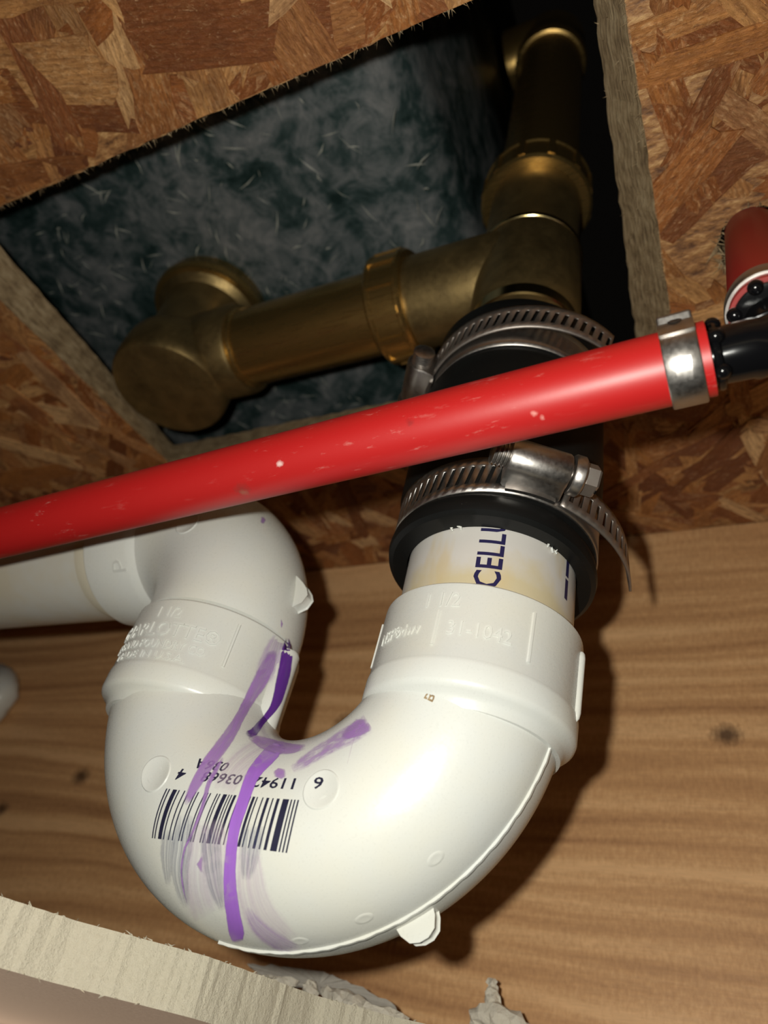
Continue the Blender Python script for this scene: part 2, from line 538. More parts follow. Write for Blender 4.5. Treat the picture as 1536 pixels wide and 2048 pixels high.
def strand(cx, cy, ang, L, Wd, z, tilt, rnd, name='strand'):
    ca, sa = math.cos(ang), math.sin(ang)
    pts = []
    nside = 4
    for k in range(nside + 1): pts.append((-L / 2 + L * k / nside, -Wd / 2 * (1 - .22 * rnd.random())))
    for k in range(1, 4): pts.append((L / 2 + rnd.uniform(-.10, .09) * L, -Wd / 2 + Wd * k / 4))
    for k in range(nside + 1): pts.append((L / 2 - L * k / nside, Wd / 2 * (1 - .22 * rnd.random())))
    for k in range(1, 4): pts.append((-L / 2 + rnd.uniform(-.09, .10) * L, Wd / 2 - Wd * k / 4))
    poly = [Vector((cx + x * ca - y * sa, cy + x * sa + y * ca)) for x, y in pts]
    xl = -284.5 + (cy - 57.5) * (19.0 / 143.0)
    if cy < 57: poly = clip_half(poly, Vector((0, 56.2)), Vector((0, -1))) if -300 - L < cx < L else poly
    elif cy > 202: poly = clip_half(poly, Vector((0, 203.0)), Vector((0, 1))) if cx < L else poly
    elif cx < -200: poly = clip_half(poly, Vector((-284.9, 57.5)), Vector((-1, .133)))
    else: poly = clip_half(poly, Vector((-6.2, 56)), Vector((1, .016)))
    if cy > 202 or cy > 150: poly = clip_half(poly, Vector((0, JY - .3)), Vector((0, -1)))
    if len(poly) < 3: return None
    for q in poly:
        if (q - Vector(HOLE_C)).length < HOLE_R + .5: return None
    # the outline may not wrap round the hole either
    if abs(cx - HOLE_C[0]) < L / 2 and (Vector((cx, cy)) - Vector(HOLE_C)).length < Wd * .6 + HOLE_R: return None
    m = MB()
    th = .55
    tx, ty = tilt
    def zz(q): return z + (q.x - cx) * tx + (q.y - cy) * ty
    n = len(poly)
    c = sum(poly, Vector((0, 0))) / n
    vsx = [(q.x, q.y, min(zz(q), H + .2)) for q in poly] + [(q.x, q.y, min(zz(q), H + .2) + th + .6) for q in poly]
    uv = []
    for q in poly + poly:
        d = q - Vector((cx, cy)); uv.append((d.x * ca + d.y * sa, -d.x * sa + d.y * ca))
    fs = [tuple(range(n))[::-1]] + [(i, (i + 1) % n, n + (i + 1) % n, n + i) for i in range(n)]
    m.add(vsx, fs, uv)
    return m


rnd = random.Random(21)
cnt = 0
tries = 0
while cnt < 300 and tries < 6000:
    tries += 1
    cx, cy = rnd.uniform(-470, 60), rnd.uniform(-15, 303)
    if inside_open(cx, cy): continue
    if cy < 60 and cx < -230 and rnd.random() < .8: continue
    if cx < -330 and cy < 150: continue
    if cx < -330 and rnd.random() < .5: continue
    big = cy < 60
    L = rnd.uniform(26, 62) if not big else rnd.uniform(34, 85)
    Wd = rnd.uniform(5, 15) if not big else rnd.uniform(9, 26)
    ang = rnd.choice([rnd.uniform(0, PI), rnd.gauss(.9, .45), rnd.gauss(1.9, .5)])
    z = H - rnd.uniform(.05, 1.25)
    mb = strand(cx, cy, ang, L, Wd, z, (rnd.gauss(0, .012), rnd.gauss(0, .012)), rnd)
    if mb is None: continue
    mb.build('strand', 'wood_strand', board, smooth=False)
    cnt += 1

# the strands underneath, past the count of single pieces
layer = MB()
rnd = random.Random(99)
tries = 0
while tries < 1500:
    tries += 1
    cx, cy = rnd.uniform(-520, 70), rnd.uniform(-30, 303)
    if inside_open(cx, cy): continue
    if cx < -320 and cy < 120: continue
    mb = strand(cx, cy, rnd.uniform(0, PI), rnd.uniform(24, 60), rnd.uniform(6, 16), H - rnd.uniform(-.1, .55), (rnd.gauss(0, .01), rnd.gauss(0, .01)), rnd)
    if mb: layer.add(mb.v, mb.f, mb.uv)
tag(layer.build('strand_layer', 'wood_strand', board, smooth=False), kind='stuff')

# loose fibres along the sawn edges of the board: too fine to count
m = MB()
rnd = random.Random(5)
for i in range(4):
    a = Vector(OPEN_LO[i]); b = Vector(OPEN_LO[(i + 1) % 4])
    ua = Vector(OPEN_UP[i]); ub = Vector(OPEN_UP[(i + 1) % 4])
    nrm = Vector((-(b - a).y, (b - a).x)).normalized()
    for k in range(int((b - a).length * 1.6)):
        t = rnd.random(); hh = rnd.choice([0, 0, rnd.random()])
        p2 = a.lerp(b, t).lerp(ua.lerp(ub, t), hh)
        p = Vector((p2.x, p2.y, H + TH * hh - .3))
        q = p + Vector((nrm.x, nrm.y, 0)) * rnd.uniform(.2, 1.5) + Vector((rnd.uniform(-1.4, 1.4), rnd.uniform(-1.4, 1.4), rnd.uniform(-.9, .5)))
        w = Vector((rnd.uniform(-1, 1), rnd.uniform(-1, 1), rnd.uniform(-1, 1))).normalized() * rnd.uniform(.08, .28)
        w2 = w.cross(q - p).normalized() * .15
        m.add([p - w, p + w, p + w2, q], [(0, 1, 3), (1, 2, 3), (2, 0, 3)])
for k in range(150):                         # torn fibres round the pipe's hole
    t = rnd.uniform(0, 2 * PI)
    p = Vector((HOLE_C[0] + HOLE_R * math.cos(t), HOLE_C[1] + HOLE_R * math.sin(t), H - rnd.uniform(-.5, 1.0)))
    q = p + Vector((rnd.gauss(0, 3), rnd.gauss(0, 3), -rnd.uniform(.3, 3)))
    w = Vector((rnd.uniform(-1, 1), rnd.uniform(-1, 1), 0)).normalized() * rnd.uniform(.2, .7)
    m.add([p - w, p + w, q, p + Vector((0, 0, .6))], [(0, 1, 2), (1, 3, 2), (3, 0, 2)])
tag(m.build('edge_fibers', 'board_core', board, smooth=False), kind='stuff')

# joist
m = MB(); m.box((-900, JY, DW1), (380, JY + 38, H))
joist = m.build('trim_1', 'fir_lumber', None, org=(0, JY, 0), smooth=False, mods=[('BEVEL', dict(width=.0015, segments=3))])
tag(joist, 'fir floor joist with wavy brown grain behind the white drain trap', None, None, 'structure')

# plasterboard ceiling below, with a rough hole
EDGE = [(-215, -160), (-222, -60), (-212, 20), (-196, 85), (-176, 112), (-160, 130), (-151, 150), (-138, 163), (-128, 174), (-123, 192), (-118, 212), (-104, 228),
        (-86, 238), (-62, 246), (-30, 258), (20, 268), (80, 272), (150, 262), (190, 200), (205, 80), (190, -60), (120, -150), (0, -190), (-120, -190)]
rnd = random.Random(3)
e_lo = densify(EDGE, 1.6, .22, rnd)
e_up = [p + Vector((rnd.uniform(-.3, .3), rnd.uniform(-.3, .3))) for p in e_lo]
plaster = slab('ceiling', [(-3000, -900), (900, -900), (900, 3000), (-3000, 3000)], [(e_lo, e_up)], DW0, DW1, ('ceiling_paint', 'gypsum', 'grey_paper'))
tag(plaster, 'cream plasterboard ceiling with a rough sawn curved edge', None, None, 'structure')
# fuzzy paper along the edge
m = MB()
for k in range(900):
    i = rnd.randrange(len(e_lo)); p2 = e_lo[i]
    if not (-230 < p2.x < 90 and p2.y > 60): continue
    top = rnd.random() < .6
    p = Vector((p2.x, p2.y, DW1 if top else DW0))
    q = p + Vector((rnd.uniform(-1.2, 1.6), rnd.uniform(-1.8, .6), rnd.uniform(-.4, .9) if top else rnd.uniform(-.9, .3)))
    w = Vector((rnd.uniform(-1, 1), rnd.uniform(-1, 1), 0)).normalized() * rnd.uniform(.15, .6)
    m.add([p - w, p + w, q, p + Vector((0, 0, .3))], [(0, 1, 2), (1, 3, 2), (3, 0, 2)])
tag(m.build('edge_fibers', 'gypsum', plaster, smooth=False), kind='stuff')


def lump(pts, rad, seed, jit=.35, n=10):
    """broken crumb: a rough tube through pts"""
    r_ = random.Random(seed); m = MB()
    sub = []
    rr = []
    P = [Vector(p) for p in pts]
    for i in range(len(P) - 1):
        for k in range(4):
            sub.append(P[i].lerp(P[i + 1], k / 4)); rr.append(rad[i] + (rad[i + 1] - rad[i]) * k / 4)
    sub.append(P[-1]); rr.append(rad[-1])
    m.sweep(sub, rr, n)
    m.v = [tuple(Vector(v) + Vector((r_.gauss(0, jit), r_.gauss(0, jit), r_.gauss(0, jit)))) for v in m.v]
    return m


# ------------------------------------------------------------------ bathtub above the opening
m = MB()
prof = [(-760, 334), (-130, 334)]
for k in range(1, 9):
    t = PI / 2 * k / 8
    prof.append((-130 + 34 * math.sin(t), 334 + 34 * (1 - math.cos(t))))
prof += [(-94, 430), (-90, 620)]
ys = [-260 + 20 * k for k in range(36)]
vs_, fs_ = [], []
for (x, z) in prof:
    for y in ys: vs_.append((x, y, z))
ny = len(ys)
for i in range(len(prof) - 1):
    for j in range(ny - 1): fs_.append((i * ny + j, i * ny + j + 1, (i + 1) * ny + j + 1, (i + 1) * ny + j))
m.add(vs_, fs_)
tub = m.build('bathtub', 'fibreglass', None, org=(-300, 150, 334), mods=[('SOLIDIFY', dict(thickness=.005, offset=-1.0))])
tag(tub, 'dark mottled blue-green underside of a bathtub seen through the opening', 'bathtub')
m = MB()
rnd = random.Random(11)
for k in range(330):
    x, y = rnd.uniform(-420, -100), rnd.uniform(40, 260)
    a = rnd.uniform(0, PI); L = rnd.uniform(3, 15); w = rnd.uniform(.14, .42); cu = rnd.uniform(-1.5, 1.5)
    d = Vector((math.cos(a), math.sin(a), 0)); nn = Vector((-d.y, d.x, 0)); c0 = Vector((x, y, 333.6))
    p = [c0 - d * L / 2, c0 + nn * cu * .5 + Vector((0, 0, -.25)), c0 + d * L / 2]
    m.add([p[0], p[1] - nn * w, p[2], p[1] + nn * w, p[1] + Vector((0, 0, -.2))], [(0, 1, 4), (1, 2, 4), (2, 3, 4), (3, 0, 4)])
tag(m.build('glass_fibers', 'glass_fibre', tub, smooth=False), kind='stuff')

# ------------------------------------------------------------------ brass bath waste
AX = (-61.0, 165.5)                          # axis of the vertical run
BZ = 282.0                                   # height of the horizontal run
waste = tag(empty('bath_waste', (AX[0], AX[1], 214)), 'tarnished brass bath waste with tee, slip nuts and drain shoe under the tub', 'plumbing')
m = MB()
m.lathe([(17, 212), (20.2, 212), (20.2, 236), (20.6, 237), (20.6, 243), (21.2, 245), (21.6, 250), (21.4, 290), (20.6, 293), (20.6, 340)], (AX[0], AX[1], 0), (0, 0, 1))
tee = m.build('tee_body', 'cast_brass', waste)
m = MB(); m.lathe([(19, 0), (20.4, 2), (20.6, 22), (20.6, 44), (20.6, 50)], (AX[0], AX[1], BZ), (-1, 0, 0)); m.build('branch', 'cast_brass', waste)
m = MB(); m.lathe([(20.4, 289.5), (21.7, 290.3), (22.1, 291.5), (21.7, 293), (20.4, 293.8)], (AX[0], AX[1], 0), (0, 0, 1)); m.build('ridge', 'polished_brass', waste)
m = MB(); m.lathe([(20.2, 236.2), (20.95, 237), (20.95, 242.5), (20.2, 243.4)], (AX[0], AX[1], 0), (0, 0, 1)); m.build('rim', 'polished_brass', waste)


def ribbed_nut(o, d, r, L, ribs=12):
    mm = MB()
    mm.lathe([(r - 4, -L / 2), (r - 1.2, -L / 2), (r, -L / 2 + 1.2), (r, -L / 2 + 2.6), (r - .7, -L / 2 + 3.2), (r - .7, L / 2 - 3.2), (r, L / 2 - 2.6), (r, L / 2 - 1.2), (r - 1.2, L / 2), (r - 4, L / 2)], o, d, 72)
    d = Vector(d).normalized(); a = Vector((0, -1, 0)) if abs(d.y) < .8 else Vector((1, 0, 0)); a = (a - d * a.dot(d)).normalized(); b = d.cross(a)
    for k in range(ribs):
        t = 2 * PI * k / ribs; e = a * math.cos(t) + b * math.sin(t); s_ = d.cross(e)
        M4 = Matrix((e, s_, d)).transposed().to_4x4(); M4.translation = Vector(o)
        mm.box((r - 1.2, -1.5, -L / 2 + 2), (r + .35, 1.5, L / 2 - 2), M4)
    return mm


ribbed_nut((-119.5, AX[1], BZ), (-1, 0, 0), 24.6, 17).build('slip_nut', 'bright_brass', waste)
ribbed_nut((AX[0], AX[1], 345), (0, 0, 1), 25.4, 18).build('slip_nut', 'bright_brass', waste)
m = MB(); m.lathe([(18.95, 0), (18.95, 110)], (-110, AX[1], BZ), (-1, 0, 0)); m.build('drain_tube', 'bright_brass', waste)
m = MB(); m.lathe([(18.9, 340), (18.9, 512)], (AX[0], AX[1], 0), (0, 0, 1)); m.build('overflow_tube', 'bright_brass', waste)
m = MB(); m.lathe([(18, 508), (20.6, 508.8), (21.6, 511), (21.6, 518), (20.4, 520), (20.2, 545)], (AX[0], AX[1], 0), (0, 0, 1))
m.lathe([(19, 0), (20, 2), (20, 23)], (AX[0] - 4, AX[1], 540), (-1, 0, 0), 40)
m.build('overflow_elbow', 'bright_brass', waste)
SX = -243.0
m = MB(); m.lathe([(0, 257.8), (24.5, 258.0), (27.6, 258.9), (29.2, 261.2), (29.7, 266), (29.6, 274), (29.0, 280), (27.6, 284), (24.6, 286.6), (23.4, 289), (23.2, 312), (24.2, 318), (28, 321), (28.2, 322)], (SX, AX[1] - 2, 0), (0, 0, 1))
m.build('drain_shoe', 'cast_brass', waste)
m = MB(); m.lathe([(24, 320.5), (30.4, 321.4), (31.4, 323), (31.4, 327), (30, 329), (29.5, 333.8)], (SX, AX[1] - 2, 0), (0, 0, 1)); m.build('flange', 'bright_brass', waste)
m = MB(); m.lathe([(21, 0), (22.6, 14), (22.6, 36), (21.6, 38.2), (19.2, 38.6)], (SX + 1, AX[1], BZ), (1, 0, 0)); m.build('shoe_socket', 'cast_brass', waste)
m = MB(); m.lathe([(19, 38.0), (20.1, 38.4), (20.3, 39.4), (19.9, 40.4), (19, 40.8)], (SX + 1, AX[1], BZ), (1, 0, 0)); m.build('solder_ring', 'bright_brass', waste)

# ------------------------------------------------------------------ rubber coupling
CPL0, CPL1 = Vector((-63.6, 166.6, 125.0)), Vector((-60.8, 165.3, 220.5))
CD = (CPL1 - CPL0).normalized()
m = MB()


def lipwarp(t, h):
    return 1 + (.035 * math.cos(2 * t) if h < 7 and h != .6 else 0)


m.lathe([(20.9, 95.0), (20.9, 62), (24.5, 52), (24.5, .6), (29.2, 0), (30.6, .8), (31.0, 2.6), (30.6, 5.2), (29.6, 6.8), (29.3, 8.0), (29.4, 20), (30.6, 22.5), (30.8, 40), (30.4, 60), (30.2, 67), (29.0, 69.5), (28.9, 85), (29.8, 86.5), (29.9, 94), (29.2, 95.5), (20.9, 95.6), (20.9, 95.0)], CPL0, CD, 96, (0, -1, 0), lipwarp, False)
coup = m.build('rubber_coupling', 'black_rubber', None, org=CPL0)
tag(coup, 'black rubber sleeve coupling joining the brass tee to the white pipe', 'coupling')


def cyl(theta, r, h):
    """point round the coupling: theta from the side facing the viewer towards +x, r from axis, h along it"""
    return CPL0 + CD * h + Vector((math.sin(theta), -math.cos(theta), 0)) * r


def strap(thetas, rads, hs, width, slot_from=None, slot_to=None, pitch=.095, slot=.042, lean=.045):
    """perforated steel strap: three rows, the slots are left open in the middle one"""
    m = MB()
    n = len(thetas)
    tot = thetas[-1] - thetas[0]
    cuts = [thetas[0]]
    t = thetas[0]
    while t < thetas[-1] - pitch:
        cuts += [t + pitch - slot, t + pitch]; t += pitch
    cuts.append(thetas[-1])
    def at(t, w):
        u = max(0, min(1, (t - thetas[0]) / tot)) * (n - 1); i = min(int(u), n - 2); f_ = u - i
        r = rads[i] * (1 - f_) + rads[i + 1] * f_; h = hs[i] * (1 - f_) + hs[i + 1] * f_
        return cyl(t + lean * w, r, h + w * width / 2)
    rows = (-1, -.52, .52, 1)
    vs_ = [at(t if abs(w) < .9 else t, w) for t in cuts for w in rows]
    fs_ = []
    for i in range(len(cuts) - 1):
        mid = (cuts[i] + cuts[i + 1]) / 2
        for k in range(3):
            if k == 1 and i % 2 == 1 and slot_from is not None and slot_from <= mid <= slot_to: continue
            fs_.append((i * 4 + k, i * 4 + k + 1, (i + 1) * 4 + k + 1, (i + 1) * 4 + k))
    return m.add(vs_, fs_)


def lin(a, b, n): return [a + (b - a) * i / (n - 1) for i in range(n)]


SOL = [('SOLIDIFY', dict(thickness=.0007, offset=1.0))]


def hose_clamp(label, h, r, th_screw, tail, tail_r, tail_h, slots_band, flip, hs):
    o = tag(empty('hose_clamp', CPL0 + CD * h), label, 'hose clamp', 'stainless hose clamps on the rubber coupling')
    n = 60
    strap(lin(-PI, PI, n), [r] * n, [h] * n, 12.4, *slots_band).build('band', 'stainless_steel', o, mods=SOL, sharp=50)
    strap(tail, tail_r, tail_h, 12.0, min(tail), max(tail)).build('tail', 'dull_steel', o, mods=SOL, sharp=50)
    # worm housing and screw, lying along the strap
    c = cyl(th_screw, r + 5.2, hs)
    tg = Vector((math.cos(th_screw), math.sin(th_screw), 0)) * flip
    tg = (tg + CD * -.03).normalized()
    nrm = Vector((math.sin(th_screw), -math.cos(th_screw), 0))
    m = MB()
    sec = []
    for k in range(13):
        t = PI * k / 12 * 1.16 - .08 * PI; sec.append((5.4 * math.cos(t), 5.0 * math.sin(t)))
    sec += [(-6.3, -4.2), (-6.6, -5.0), (6.6, -5.0), (6.3, -4.2)]
    L = 8.2
    up = CD.cross(tg).normalized()
    if up.dot(nrm) < 0: up = -up
    side = tg.cross(up)
    pts = [c - tg * L, c - tg * (L - .7), c + tg * (L - .7), c + tg * L]
    scs = [.93, 1, 1, .93]
    vs_ = []
    for p, k in zip(pts, scs):
        for a, b in sec: vs_.append(p + (side * a + up * b) * k)
    q = len(sec)
    fs_ = [(i * q + j, i * q + (j + 1) % q, (i + 1) * q + (j + 1) % q, (i + 1) * q + j) for i in range(3) for j in range(q)]
    fs_ += [tuple(range(q))[::-1], tuple(3 * q + j for j in range(q))]
    m.add(vs_, fs_)
    hb = m.build('screw_housing', 'stainless_steel', o, sharp=40)
    # saddle flange below the housing, bent round the sleeve
    m = MB()
    aw = 6.6 / r
    for sgn in (-1, 1):
        va = []
        for k in range(9):
            t = th_screw - aw + 2 * aw * k / 8
            for rr, hh in ((r + .9, hs + sgn * 5.4), (r + 1.9, hs + sgn * 5.4), (r + 1.9, hs + sgn * 7.6), (r + .9, hs + sgn * 7.6)): va.append(cyl(t, rr, hh))
        fa = [(k * 4 + j, k * 4 + (j + 1) % 4, k * 4 + 4 + (j + 1) % 4, k * 4 + 4 + j) for k in range(8) for j in range(4)] + [(0, 1, 2, 3), (32, 33, 34, 35)]
        m.add(va, fa)
    m.build('saddle', 'stainless_steel', o, sharp=40)
    sc = MB()
    prof = []
    z = -L - 4.6
    while z < -L + .6:
        prof += [(3.0, z), (3.7, z + .35), (3.7, z + .6), (3.0, z + .95)]; z += 1.05
    sc.lathe([(0, -L - 4.7)] + prof, c, tg, 24)
    sc.build('screw_thread', 'stainless_steel', o, sharp=40)
    sc = MB(); sc.lathe([(3.2, L - .5), (3.2, L + .6), (5.2, L + .7), (5.6, L + 1.2), (5.6, L + 3.4), (5.0, L + 4.0), (3, L + 4.1)], c, tg, 40); sc.build('screw_collar', 'stainless_steel', o, sharp=40)
    sc = MB(); sc.lathe([(4.3, L + 4.0), (4.5, L + 4.4), (4.5, L + 7.4), (4.1, L + 8.0), (0, L + 8.0)], c, tg, 6); hx = sc.build('hex_head', 'dull_steel', o, smooth=False)
    sc = MB(); M4 = Matrix((tg.cross(up), up, tg)).transposed().to_4x4(); M4.translation = c + tg * (L + 8.0)
    sc.box((-4, -.5, -.3), (4, .5, .06), M4); sc.build('screw_slot', 'black_plastic', hx, smooth=False)
    return o


n = 30
hose_clamp('stainless hose clamp nearer the white pipe, screw facing the viewer, tail curling right', 14.0, 30.0, .62,
           lin(.95, 2.1, n), [31.6 + 9.5 * (k / (n - 1)) ** 1.5 for k in range(n)], [14 - 2.2 * (k / (n - 1)) for k in range(n)], (-1.9, .42), 1, 15.2)
hose_clamp('stainless hose clamp by the brass tee, its loose slotted tail end sticking out', 76.0, 29.6, -1.02,
           lin(-.85, 1.26, 44), [31.0 + 6.0 * (k / 43) ** 2.2 for k in range(44)], [79.0 + 3.0 * (k / 43) for k in range(44)], (-1.2, -.9), -1, 76)

# ------------------------------------------------------------------ white drain trap
TO = Vector((-64.1, 167.12, 106.74))         # rim of the inlet hub
TR = Matrix.Rotation(math.radians(1.02), 3, 'X') @ Matrix.Rotation(math.radians(3.88), 3, 'Y') @ Matrix.Rotation(math.radians(.59), 3, 'Z')
RU, RT_, DZC, HR, DZ2 = 44.66, 24.73, 15.4, 27.04, -3.24


def TL(p): return TO + TR @ Vector(p)


def bend_pt(t, phi, off=0.0):
    """surface of the return bend: t along it (pi = outlet side, 2 pi = inlet side), phi round the tube (0 = outer side, -pi/2 = facing the viewer)"""
    r = RT_ + off
    return TL((-RU + (RU + r * math.cos(phi)) * math.cos(t), r * math.sin(phi), -DZC + (RU + r * math.cos(phi)) * math.sin(t)))


trap = tag(empty('drain_trap', TL((-RU, 0, -DZC - RU - RT_))), 'white plastic drain trap with U bend, elbow, printed barcode and purple primer drips', 'drain pipe')
m = MB()
nt, npp = 96, 72
vs_ = []
uvs = []
for i in range(nt + 1):
    t = PI + PI * i / nt
    for j in range(npp):
        ph = 2 * PI * j / npp
        vs_.append(bend_pt(t, ph)); uvs.append((t, ph))
fs_ = [(i * npp + j, i * npp + (j + 1) % npp, (i + 1) * npp + (j + 1) % npp, (i + 1) * npp + j) for i in range(nt) for j in range(npp)]
m.add(vs_, fs_, uvs)
bend = m.build('return_bend', 'white_plastic', trap, sharp=60)


def hub(cx, z0, name, extra):
    mm = MB()
    mm.lathe([(24.0, z0 - 3), (24.3, z0 - .5), (24.8, z0), (HR - .7, z0), (HR - .1, z0 - .6), (HR, z0 - 1.4), (HR + .05, z0 - 20.6), (HR + .25, z0 - 21.0), (HR + .38, z0 - 22.0), (HR + .38, z0 - 26.4), (HR + .05, z0 - 27.4), (HR - .8, z0 - 28.2), (HR - 1.9, z0 - 28.9), (HR - 2.5, z0 - 29.8), (HR - 3.2, z0 - 31.5), (20, z0 - 32)],
             (cx, 0, 0), (0, 0, 1), 96, (0, -1, 0))
    mm.v = [tuple(TL(v)) for v in mm.v]
    return mm.build(name, 'white_plastic', trap)


hubR = hub(0, 0, 'inlet_hub', 0)
hubL = hub(-2 * RU, DZ2, 'outlet_hub', 0)

# parting-line ridge on the outside of the bend
m = MB()
pts = []
N = 70
vs_ = []
for i in range(N):
    t = 2 * PI - .20 - (PI / 2 - .12) * i / (N - 1)
    hgt = .55 + .08 * math.sin(i * 2.1) + .06 * math.sin(i * 5.3)
    for off, dp in ((-.5, -.150), (hgt, -.140), (hgt, -.112), (-.5, -.10)): vs_.append(bend_pt(t, dp, off))
m.add(vs_, [(i * 4 + k, i * 4 + k + 1, i * 4 + 5 + k, i * 4 + 4 + k) for i in range(N - 1) for k in range(3)] + [(0, 1, 2, 3), tuple(4 * (N - 1) + k for k in range(4))])
m.build('parting_ridge', 'white_plastic', trap, sharp=30)


def loc_sweep(pts, rad, n=20):
    mm = MB(); mm.sweep([TL(p) for p in pts], rad, n); return mm


# ribs down the hubs
def rib(cx, z0, ang, L, r, outp, name):
    x, y = cx + math.cos(ang) * (HR + outp), math.sin(ang) * (HR + outp)
    pts = [(x, y, z0 - .2), (x, y, z0 - .8), (x, y, z0 - 2), (x, y, z0 - L + 2.2), (x, y, z0 - L + .8), (x, y, z0 - L)]
    return loc_sweep(pts, [r * .5, r * .85, r, r, r * .75, r * .2], 18).build(name, 'white_plastic', trap)


rib(-2 * RU, DZ2 - 2.0, .02, 37, 3.8, .5, 'hub_rib')
rib(0, -4, .02, 19, 1.1, .15, 'hub_rib')


def lug(t, r0, wid, thick, name='moulding_lug'):
    """small half-round moulding lug standing on the outer line of the bend"""
    mm = MB()
    p0 = .08; c = bend_pt(t, p0, -1.0); o2 = (bend_pt(t, p0, 5) - c).normalized(); al = (bend_pt(t + .02, p0) - bend_pt(t - .02, p0)).normalized(); nn = o2.cross(al)
    pr = [(-wid, 0), (-wid * .9, r0 * .45), (-wid * .62, r0 * .85), (-wid * .2, r0), (wid * .25, r0), (wid * .65, r0 * .82), (wid * .9, r0 * .4), (wid, 0)]
    va = [c + al * a + o2 * b + nn * s_ * thick * .5 for s_ in (-1, 1) for a, b in pr]
    k = len(pr)
    mm.add(va, [tuple(range(k)), tuple(range(k, 2 * k))[::-1]] + [(i, (i + 1) % k, k + (i + 1) % k, k + i) for i in range(k)])
    return mm.build(name, 'white_plastic', trap, sharp=50, mods=[('BEVEL', dict(width=.0006, segments=2))])


lug(PI * 1.5 + .63, 4.8, 4.3, 4.0)

# elbow and trap arm
P0 = TL((-2 * RU, 0, DZ2)); UZ = (TR @ Vector((0, 0, 1))).normalized()
ARMZ = 151.0
CNR = P0 + UZ * ((ARMZ - P0.z) / UZ.z)
AD = Vector((-1, 0.0, 0.012)).normalized()
RE = 38.0
s0 = CNR - UZ * RE; s1 = CNR + AD * RE
epts, erad = [P0 - UZ * 4, P0 + UZ * .2, P0 + UZ * .9, P0 + UZ * 1.4], [24.1, 24.3, 24.4, 25.4]
for k in range(25):
    t = PI / 2 * k / 24
    epts.append(CNR - UZ * RE * (1 - math.sin(t)) + AD * RE * (1 - math.cos(t))); erad.append(25.6)
m = MB(); m.sweep(epts, erad, 64, True, (0, -1, 0)); elbow = m.build('elbow', 'white_plastic', trap, sharp=40)
m = MB(); m.lathe([(24, -4), (25.8, -2), (HR - .6, .4), (HR + .1, 1.6), (HR + .1, 20.4), (HR - .5, 21.2), (24.4, 21.2), (24.2, 19)], s1, AD, 80); ehub = m.build('elbow_hub', 'white_plastic', trap)
m = MB(); m.lathe([(24.13, 14), (24.13, 640)], s1, AD, 72); arm = m.build('trap_arm', 'pipe_plastic', trap)
m = MB(); m.lathe([(24.13, 20.6), (24.28, 21.0), (24.28, 27.0), (24.13, 28.5)], s1, AD, 72, None, None, False); m.build('cement_band', 'cement', arm)
m = MB(); m.lathe([(24.13, -10), (24.13, 44)], TO + Vector((0, 0, 0)), (CPL1 - TO).normalized(), 80); stub = m.build('inlet_pipe', 'stub_plastic', trap)
# lug on the elbow's outer side
mid = CNR - UZ * RE * (1 - math.sin(.22)) + AD * RE * (1 - math.cos(.22))
o2 = (UZ * .22 - AD * .97).normalized(); al = (UZ * .97 + AD * .22).normalized(); nn = o2.cross(al)
m = MB(); b0 = mid + o2 * 24.3
pr = [(-6.5, 0), (-5.6, 4.0), (-3.4, 5.6), (-1, 5.0), (1.5, 3.6), (4, 1.8), (6, 0)]
k = len(pr)
m.add([b0 + al * a + o2 * b + nn * s_ * 2.0 for s_ in (-1, 1) for a, b in pr], [tuple(range(k)), tuple(range(k, 2 * k))[::-1]] + [(i, (i + 1) % k, k + (i + 1) % k, k + i) for i in range(k)])
m.build('moulding_lug', 'white_plastic', trap, sharp=50, mods=[('BEVEL', dict(width=.0005, segments=2))])

# ------------------------------------------------------------------ red water pipe, pinch clamp, black elbow fitting
PX0, PX1 = Vector((-420, 117.5, 109.6)), Vector((1.6, 106.8, 131.6))
PD = (PX1 - PX0).normalized()
npt = 24
m = MB()
m.lathe([(6.2, -1)] + [(7.95, 0)] + [(7.95, (PX1 - PX0).length * k / npt) for k in range(1, npt)] + [(7.9, (PX1 - PX0).length), (6.3, (PX1 - PX0).length)], PX0, PD, 64)
pex = m.build('water_pipe', 'red_tube', None, org=PX0)
tag(pex, 'bright red plastic water pipe crossing in front of the white trap', 'water pipe')
# riser
V0, V1 = Vector((14.0, 107.8, 143.5)), Vector((23.0, 173, 300))
VD = (V1 - V0).normalized()
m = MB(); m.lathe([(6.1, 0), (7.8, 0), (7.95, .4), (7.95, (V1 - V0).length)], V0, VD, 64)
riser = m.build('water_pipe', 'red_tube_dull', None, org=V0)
tag(riser, 'short dark red plastic riser going up through the strand board', 'water pipe')


